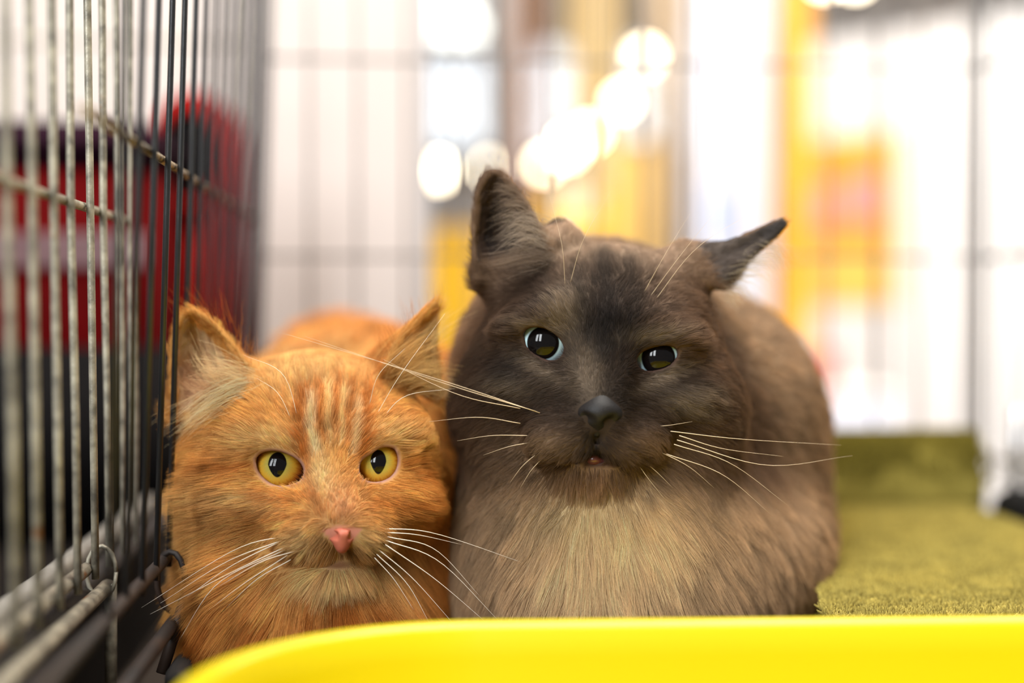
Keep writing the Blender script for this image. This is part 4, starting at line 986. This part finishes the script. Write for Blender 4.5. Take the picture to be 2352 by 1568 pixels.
    def color(p, nrm, px, py):
        n1 = vnoise(p, 60, 5)[:, None]; c = base * (0.85 + 0.3 * n1); fr = p[:, 1] < 0.645
        def mixin(w, colr):
            nonlocal c
            w = np.clip(w, 0, 1)[:, None]; c = c * (1 - w) + colr * w
        body = np.clip((py - 1085) / 70, 0, 1) + np.clip((p[:, 1] - 0.655) / 0.03, 0, 1)
        mixin(np.clip(body, 0, 1), srgb(188,156,122))
        mixin(0.9 * blob(px, py, 1370, 1290, 250, 130), chestc); mixin(0.6 * blob(px, py, 1340, 1185, 110, 40), srgb(242,218,168))
        mixin(0.6 * blob(px, py, 1470, 1210, 120, 70), srgb(250,214,160))
        mixin(0.55 * blob(px, py, 1130, 1200, 90, 170), srgb(160,134,108))
        f_ = fr.astype(float)
        mixin(0.85 * f_ * blob(px, py, 1410, 535, 200, 85), srgb(228,194,162)); mixin(0.6 * f_ * blob(px, py, 1650, 800, 80, 160), srgb(140,104,76))
        mixin(0.75 * f_ * blob(px, py, 1060, 900, 90, 150), mid)
        mixin(0.97 * f_ * blob(px, py, 1385, 760, 145, 140), dark); mixin(0.92 * f_ * blob(px, py, 1385, 920, 200, 130), dark)
        mixin(0.85 * f_ * blob(px, py, 1180, 860, 110, 100), srgb(28,22,20)); mixin(0.8 * f_ * blob(px, py, 1570, 900, 90, 70), srgb(30,23,19))
        mixin(0.5 * f_ * blob(px, py, 1400, 660, 90, 100), srgb(44,33,26)); mixin(0.5 * f_ * blob(px, py, 1210, 700, 110, 60), srgb(58,44,36))
        mixin(0.7 * f_ * blob(px, py, 1235, 655, 60, 60), srgb(54,42,35))
        for a in ((1288,715,34,55,25,.75),(1240,755,50,14,15,.7),(1170,885,60,24,10,.4),(1345,855,34,70,-8,.5),(1510,770,70,16,-8,.6),(1580,930,55,26,20,.65),(1610,900,40,20,0,.4),(1240,845,60,14,30,.5),(1530,862,60,14,-25,.6),(1325,715,24,60,10,.3)):
            mixin(0.72 * a[5] * f_ * blob(px, py, *a[:5]), grey)
        mixin(0.55 * f_ * blob(px, py, 1255, 1015, 60, 24), srgb(160,132,104)); mixin(0.5 * f_ * blob(px, py, 1500, 1020, 60, 30), srgb(156,122,88))
        mixin(0.9 * f_ * blob(px, py, 1368, 1015, 30, 40), srgb(40,32,27))
        mixin(0.8 * f_ * blob(px, py, 1365, 1100, 90, 30), srgb(160,122,92)); mixin(0.8 * f_ * (poly_sd(px, py, lip_px) < 4), srgb(60,36,30))
        for line, w, a in (([(1385,600),(1400,700),(1385,800)], 26, .5), ([(1440,620),(1460,700),(1440,770)], 16, .45), ([(1320,620),(1340,690),(1350,780)], 14, .5)):
            mixin(a * f_ * np.exp(-(seg_dist(px, py, line) / w) ** 2), dark)
        e1 = (poly_sd(px, py, np.array([(1096,600),(1104,440),(1125,405),(1150,405),(1255,580)])) < 0) & (p[:, 1] < 0.625)
        mixin(0.8 * e1, srgb(86,70,62)); mixin(0.7 * e1 * blob(px, py, 1120, 530, 22, 90), srgb(66,50,46))
        e1b = (py < 640) & (px < 1290) & (p[:, 1] >= 0.622); mixin(0.8 * e1b, srgb(56,48,44))
        e2 = (poly_sd(px, py, np.array([(1600,560),(1700,545),(1800,500),(1810,520),(1720,610),(1660,655)])) < 0)
        mixin(0.85 * e2, srgb(92,84,80)); mixin(0.8 * e2 * blob(px, py, 1775, 530, 60, 40), srgb(62,58,58))
        mixin(0.95 * f_ * np.exp(-(seg_dist(px, py, [(1288,1064),(1325,1050),(1368,1040),(1398,1050),(1430,1074)]) / 4.5) ** 2), srgb(24,16,13))
        bk = (p[:, 1] > 0.68); mixin(0.45 * bk * vnoise(p, 25, 8), srgb(124,88,58))
        return c
    skin = color(v, vn, *to_px(v)) * 0.6
    vx, vy = to_px(v); fr = v[:, 1] < 0.625
    for poly in (BL, BR):
        d = poly_sd(vx, vy, np.asarray(poly)); w = (np.clip(1 - d / 7, 0, 1) * fr)[:, None]; skin = skin * (1 - w) + srgb(70,50,42) * w
        skin = np.where(((d < -2) & fr)[:, None], srgb(22,18,16), skin)
    me = mesh_np('body', c2w(v), q)
    a = me.color_attributes.new('coat', 'FLOAT_COLOR', 'POINT'); a.data.foreach_set('color', np.hstack([skin, np.ones((len(v), 1))]).astype(np.float32).ravel())
    link('body', me, skin_mat('brown_skin'), root)
    dirs = [(1376,930,-.1,-1),(1380,850,0,-1),(1385,760,0,-1),(1390,640,0,-1),(1400,540,.1,-1),(1300,600,-.2,-1),(1290,720,-.45,-.9),(1230,735,-.75,-.6),(1160,720,-.9,-.3),(1090,720,-.8,0),(1150,820,-1,.1),(1060,900,-1,.35),
            (1220,880,-.95,.3),(1150,950,-.95,.35),(1300,900,-.8,.1),(1290,1005,-.9,.3),(1240,1050,-.8,.6),(1180,1060,-.8,.6),(1365,1095,0,1),(1300,1100,-.35,.95),(1430,1100,.35,.95),(1445,1010,.9,.3),(1510,1050,.8,.55),(1580,1060,.8,.6),
            (1440,900,.8,.1),(1530,900,.95,.3),(1600,950,.95,.35),(1690,930,1,.3),(1640,830,1,0),(1510,765,.8,-.55),(1480,690,.5,-.85),(1590,720,.9,-.4),(1650,700,.9,-.1),(1520,580,.3,-.95),(1590,580,.9,-.4),(1640,600,1,-.2),
            (1370,1250,0,1),(1200,1250,-.4,.9),(1100,1250,-.4,.9),(1100,1100,-.7,.7),(1560,1250,.35,.95),(1650,1150,.55,.85),(1370,1400,0,1),(1560,1400,.2,1),(1150,1400,-.2,1),
            (1110,500,-.4,-.9),(1200,480,.35,-.95),(1250,560,.4,-.9),(1650,580,.95,-.3),(1770,530,.95,-.35)]
    lens = [(1376,920,1.6),(1380,840,3),(1385,740,5),(1390,600,8),(1290,700,6),(1200,720,7),(1100,750,8),(1160,850,7),(1060,950,10),(1230,870,4.5),(1290,1005,4),(1445,1010,4),(1365,1095,6),(1240,1060,8),(1500,1070,8),(1530,890,4.5),
            (1620,900,8),(1690,930,10),(1600,750,7),(1510,770,4.5),(1240,745,4.5),(1370,1180,13),(1370,1300,19),(1150,1250,15),(1600,1250,15),(1110,500,4),(1200,480,4.5),(1650,580,4.5),(1770,530,3),(1250,830,3),(1510,865,3)]
    poly_all = [np.asarray(BL), np.asarray(BR)]
    def density(c, fn):
        px, py = to_px(c); d = np.where(c[:, 1] < 0.66, 1.0, 0.34); d *= np.where(fn[:, 1] > 0.35, 0.35, 1.0)
        return d * (1 + 1.8 * blob(px, py, 1380, 880, 230, 260) * (c[:, 1] < 0.64))
    def keep(p, nrm):
        px, py = to_px(p); f_ = p[:, 1] < 0.615; bad = np.zeros(len(p), dtype=bool)
        for P_ in poly_all: bad |= (poly_sd(px, py, P_) < 4) & f_
        bad |= (poly_sd(px, py, nose_px) < 0) & (p[:, 1] < 0.59)
        bad |= (poly_sd(px, py, lip_px) < 3) & (p[:, 1] < 0.60)
        return ~bad
    def direction(p, nrm, px, py):
        d2 = anchors_dir(px, py, dirs, 85); head = np.clip((0.70 - p[:, 1]) / 0.05, 0, 1)[:, None]
        t = np.stack([d2[:, 0], 0.25 + 0 * px, -d2[:, 1]], 1)
        t = t * head + (np.array([0, 1.0, -0.45]) + 0 * t) * (1 - head)
        t = t / (np.linalg.norm(t, axis=1, keepdims=True) + 1e-9)
        lift = np.where(p[:, 1] < 0.70, 0.34, 0.42)
        return t, lift
    def length(p, px, py):
        l = anchors_val(px, py, lens, 85); h = np.clip((0.70 - p[:, 1]) / 0.05, 0, 1)
        return (l * h + 14 * (1 - h)) * 1e-3
    spec = dict(count=240000, density=density, keep=keep, direction=direction, length=length, color=color, vn=vn, jit=0.5, jit2=0.12, clump=0.55, clump_n=44, points=5,
                radius=lambda p: np.where(p[:, 1] < 0.66, 0.000052, 0.00012), var=0.22)
    P, col, rad = groom(v, q, spec, 21)
    fm = fur_mat('brown_fur', 0.52, 0.2, 0.35)
    fur_curves('fur', P, root, fm, col, rad)
    r = np.random.default_rng(6)
    lt, md, wt = srgb(186,168,150), srgb(150,130,112), srgb(225,205,175)
    T = [([(1262,600,115),(1215,580,95),(1150,595,105),(1110,600,140)], 130, 12, md), ([(1250,560,118),(1195,540,100),(1150,560,115)], 150, 14, lt), ([(1235,520,122),(1185,500,104),(1145,520,120)], 130, 14, lt),
         ([(1210,480,128),(1170,465,112),(1135,480,125)], 90, 12, md), ([(1190,445,132),(1160,435,124),(1135,440,130)], 60, 10, md), ([(1255,590,110),(1220,610,95),(1170,620,110)], 80, 10, md),
         ([(1690,625,185),(1730,620,180),(1762,640,185)], 60, 14, wt), ([(1720,598,186),(1765,598,182),(1795,630,190)], 60, 14, wt), ([(1760,562,190),(1795,575,188),(1815,610,195)], 40, 12, wt),
         ([(1672,655,185),(1700,660,180),(1725,690,190)], 50, 12, wt), ([(1665,680,180),(1690,690,180),(1700,710,190)], 30, 10, wt)]
    P, col, rad = strands(T, 0, 0, 0.4, r, None, 0.00005)
    fur_curves('ear_tuft', P, root, fm, col, rad)
    cols = [(0.0, s4(170,210,225)), (0.6, s4(205,238,250)), (0.88, s4(208,236,240)), (0.97, s4(150,165,150)), (1.0, s4(60,56,52))]
    rim = [('eyelid_rim', 2.5, 1.5, s4(24,18,16), 0.3, 1.02), ('eyelid', 6.0, 3.2, s4(74,54,46), 0.5, 1.03)]
    eye_parts(root, BL, 65, 64, (1247,787), 58, (37, 38, 0.0), cols, rim)
    eye_parts(root, BR, 69, 62, (1513,822), 58, (39, 40, 0.0), cols, rim)
    nf = Field(*[np.arange(a, b, 0.0004) for a, b in zip(Q(1300, 1030, -168) - 0.001, Q(1450, 890, -48) + 0.001)])
    nf.ell(Q(1377, 947, -80), px_((46, 36, 24)), 0.003); nf.ell(Q(1347, 950, -70), px_((24, 28, 18)), 0.004); nf.ell(Q(1407, 953, -68), px_((24, 28, 17)), 0.004)
    nf.cap(Q(1374, 960, -88), Q(1371, 992, -82), 20 * U, 12 * U, 0.004); nf.cap(Q(1380, 922, -72), Q(1378, 940, -80), 30 * U, 32 * U, 0.005)
    for a, b, rd in (((1326, 946), (1342, 960), 4), ((1342, 960), (1356, 968), 10), ((1397, 971), (1410, 965), 10), ((1410, 964), (1428, 950), 4)): nf.cap(Q(*a, -110), Q(*b, -122), rd * U, rd * U, 0.002, True)
    nf.cap(Q(1372, 968, -128), Q(1370, 1010, -112), 1.8 * U, 2.5 * U, 0.0015, True)
    nv, nq = surface_nets(nf.F, nf.x, nf.y, nf.z)
    link('nose', mesh_np('nose', c2w(nv), nq), mat('black_nose', s4(18,15,15), 0.55, spec=0.3, noise=(s4(28,24,23), 300, .3, .7), bump=(1800, .3, .0004)), root)
    # parted lower lip
    lf = Field(*[np.arange(a, b, 0.0004) for a, b in zip(Q(1290, 1085, -90) - 0.001, Q(1430, 1035, 20) + 0.001)])
    lf.cap(Q(1322, 1062, -36), Q(1362, 1055, -54), 6 * U, 9 * U, 0.003); lf.cap(Q(1362, 1055, -54), Q(1402, 1064, -40), 9 * U, 6 * U, 0.003)
    nv, nq = surface_nets(lf.F, lf.x, lf.y, lf.z)
    link('lip', mesh_np('lip', c2w(nv), nq), mat('pink_lip', s4(108,60,54), 0.25, spec=0.6, noise=(s4(84,46,40), 220, .3, .7)), root)
    wm = mat('tan_whisker', s4(214,190,158), 0.35, spec=0.5)
    for line, dd in [([(1240,948),(1010,872),(620,756)],(-50,-80,-60)), ([(1230,944),(1020,880),(700,772)],(-52,-84,-70)), ([(1195,938),(1050,905),(880,825)],(-46,-60,-40)), ([(1195,972),(1100,958),(985,968)],(-48,-60,-40)), ([(1215,1000),(1130,1000),(1050,1012)],(-50,-50,-30)),
                     ([(1225,1015),(1170,1025),(1110,1045)],(-50,-50,-30)), ([(1235,1040),(1200,1070),(1170,1110)],(-45,-45,-30)), ([(1250,1048),(1220,1080),(1195,1120)],(-45,-45,-30)),
                     ([(1540,990),(1700,1008),(1932,1022)],(-40,-20,60)), ([(1555,1010),(1760,1068),(1958,1046)],(-40,-20,60)), ([(1548,1020),(1680,1065),(1812,1162)],(-42,-30,30)), ([(1530,1042),(1660,1090),(1772,1182)],(-44,-30,20)), ([(1560,1000),(1660,1030),(1800,1048)],(-40,-30,20)),
                     ([(1480,1060),(1510,1085),(1545,1120)],(-40,-40,-20)), ([(1460,975),(1520,978),(1590,968)],(-55,-50,-30)), ([(1500,1030),(1580,1070),(1640,1120)],(-48,-40,-10)), ([(1470,1072),(1490,1100),(1530,1150)],(-40,-40,-20)),
                     ([(1298,655),(1290,560),(1262,450)],(20,0,20)), ([(1310,648),(1340,550),(1402,440)],(20,0,10)), ([(1490,685),(1560,590),(1640,490)],(30,10,20)), ([(1500,695),(1600,570),(1740,480)],(30,10,30)), ([(1480,670),(1530,580),(1585,490)],(30,10,30))]:
        brow = line[0][1] < 720
        whisker(root, line, dd, 0.6 if brow else 1.05, wm)
    return root
brown = build_brown()
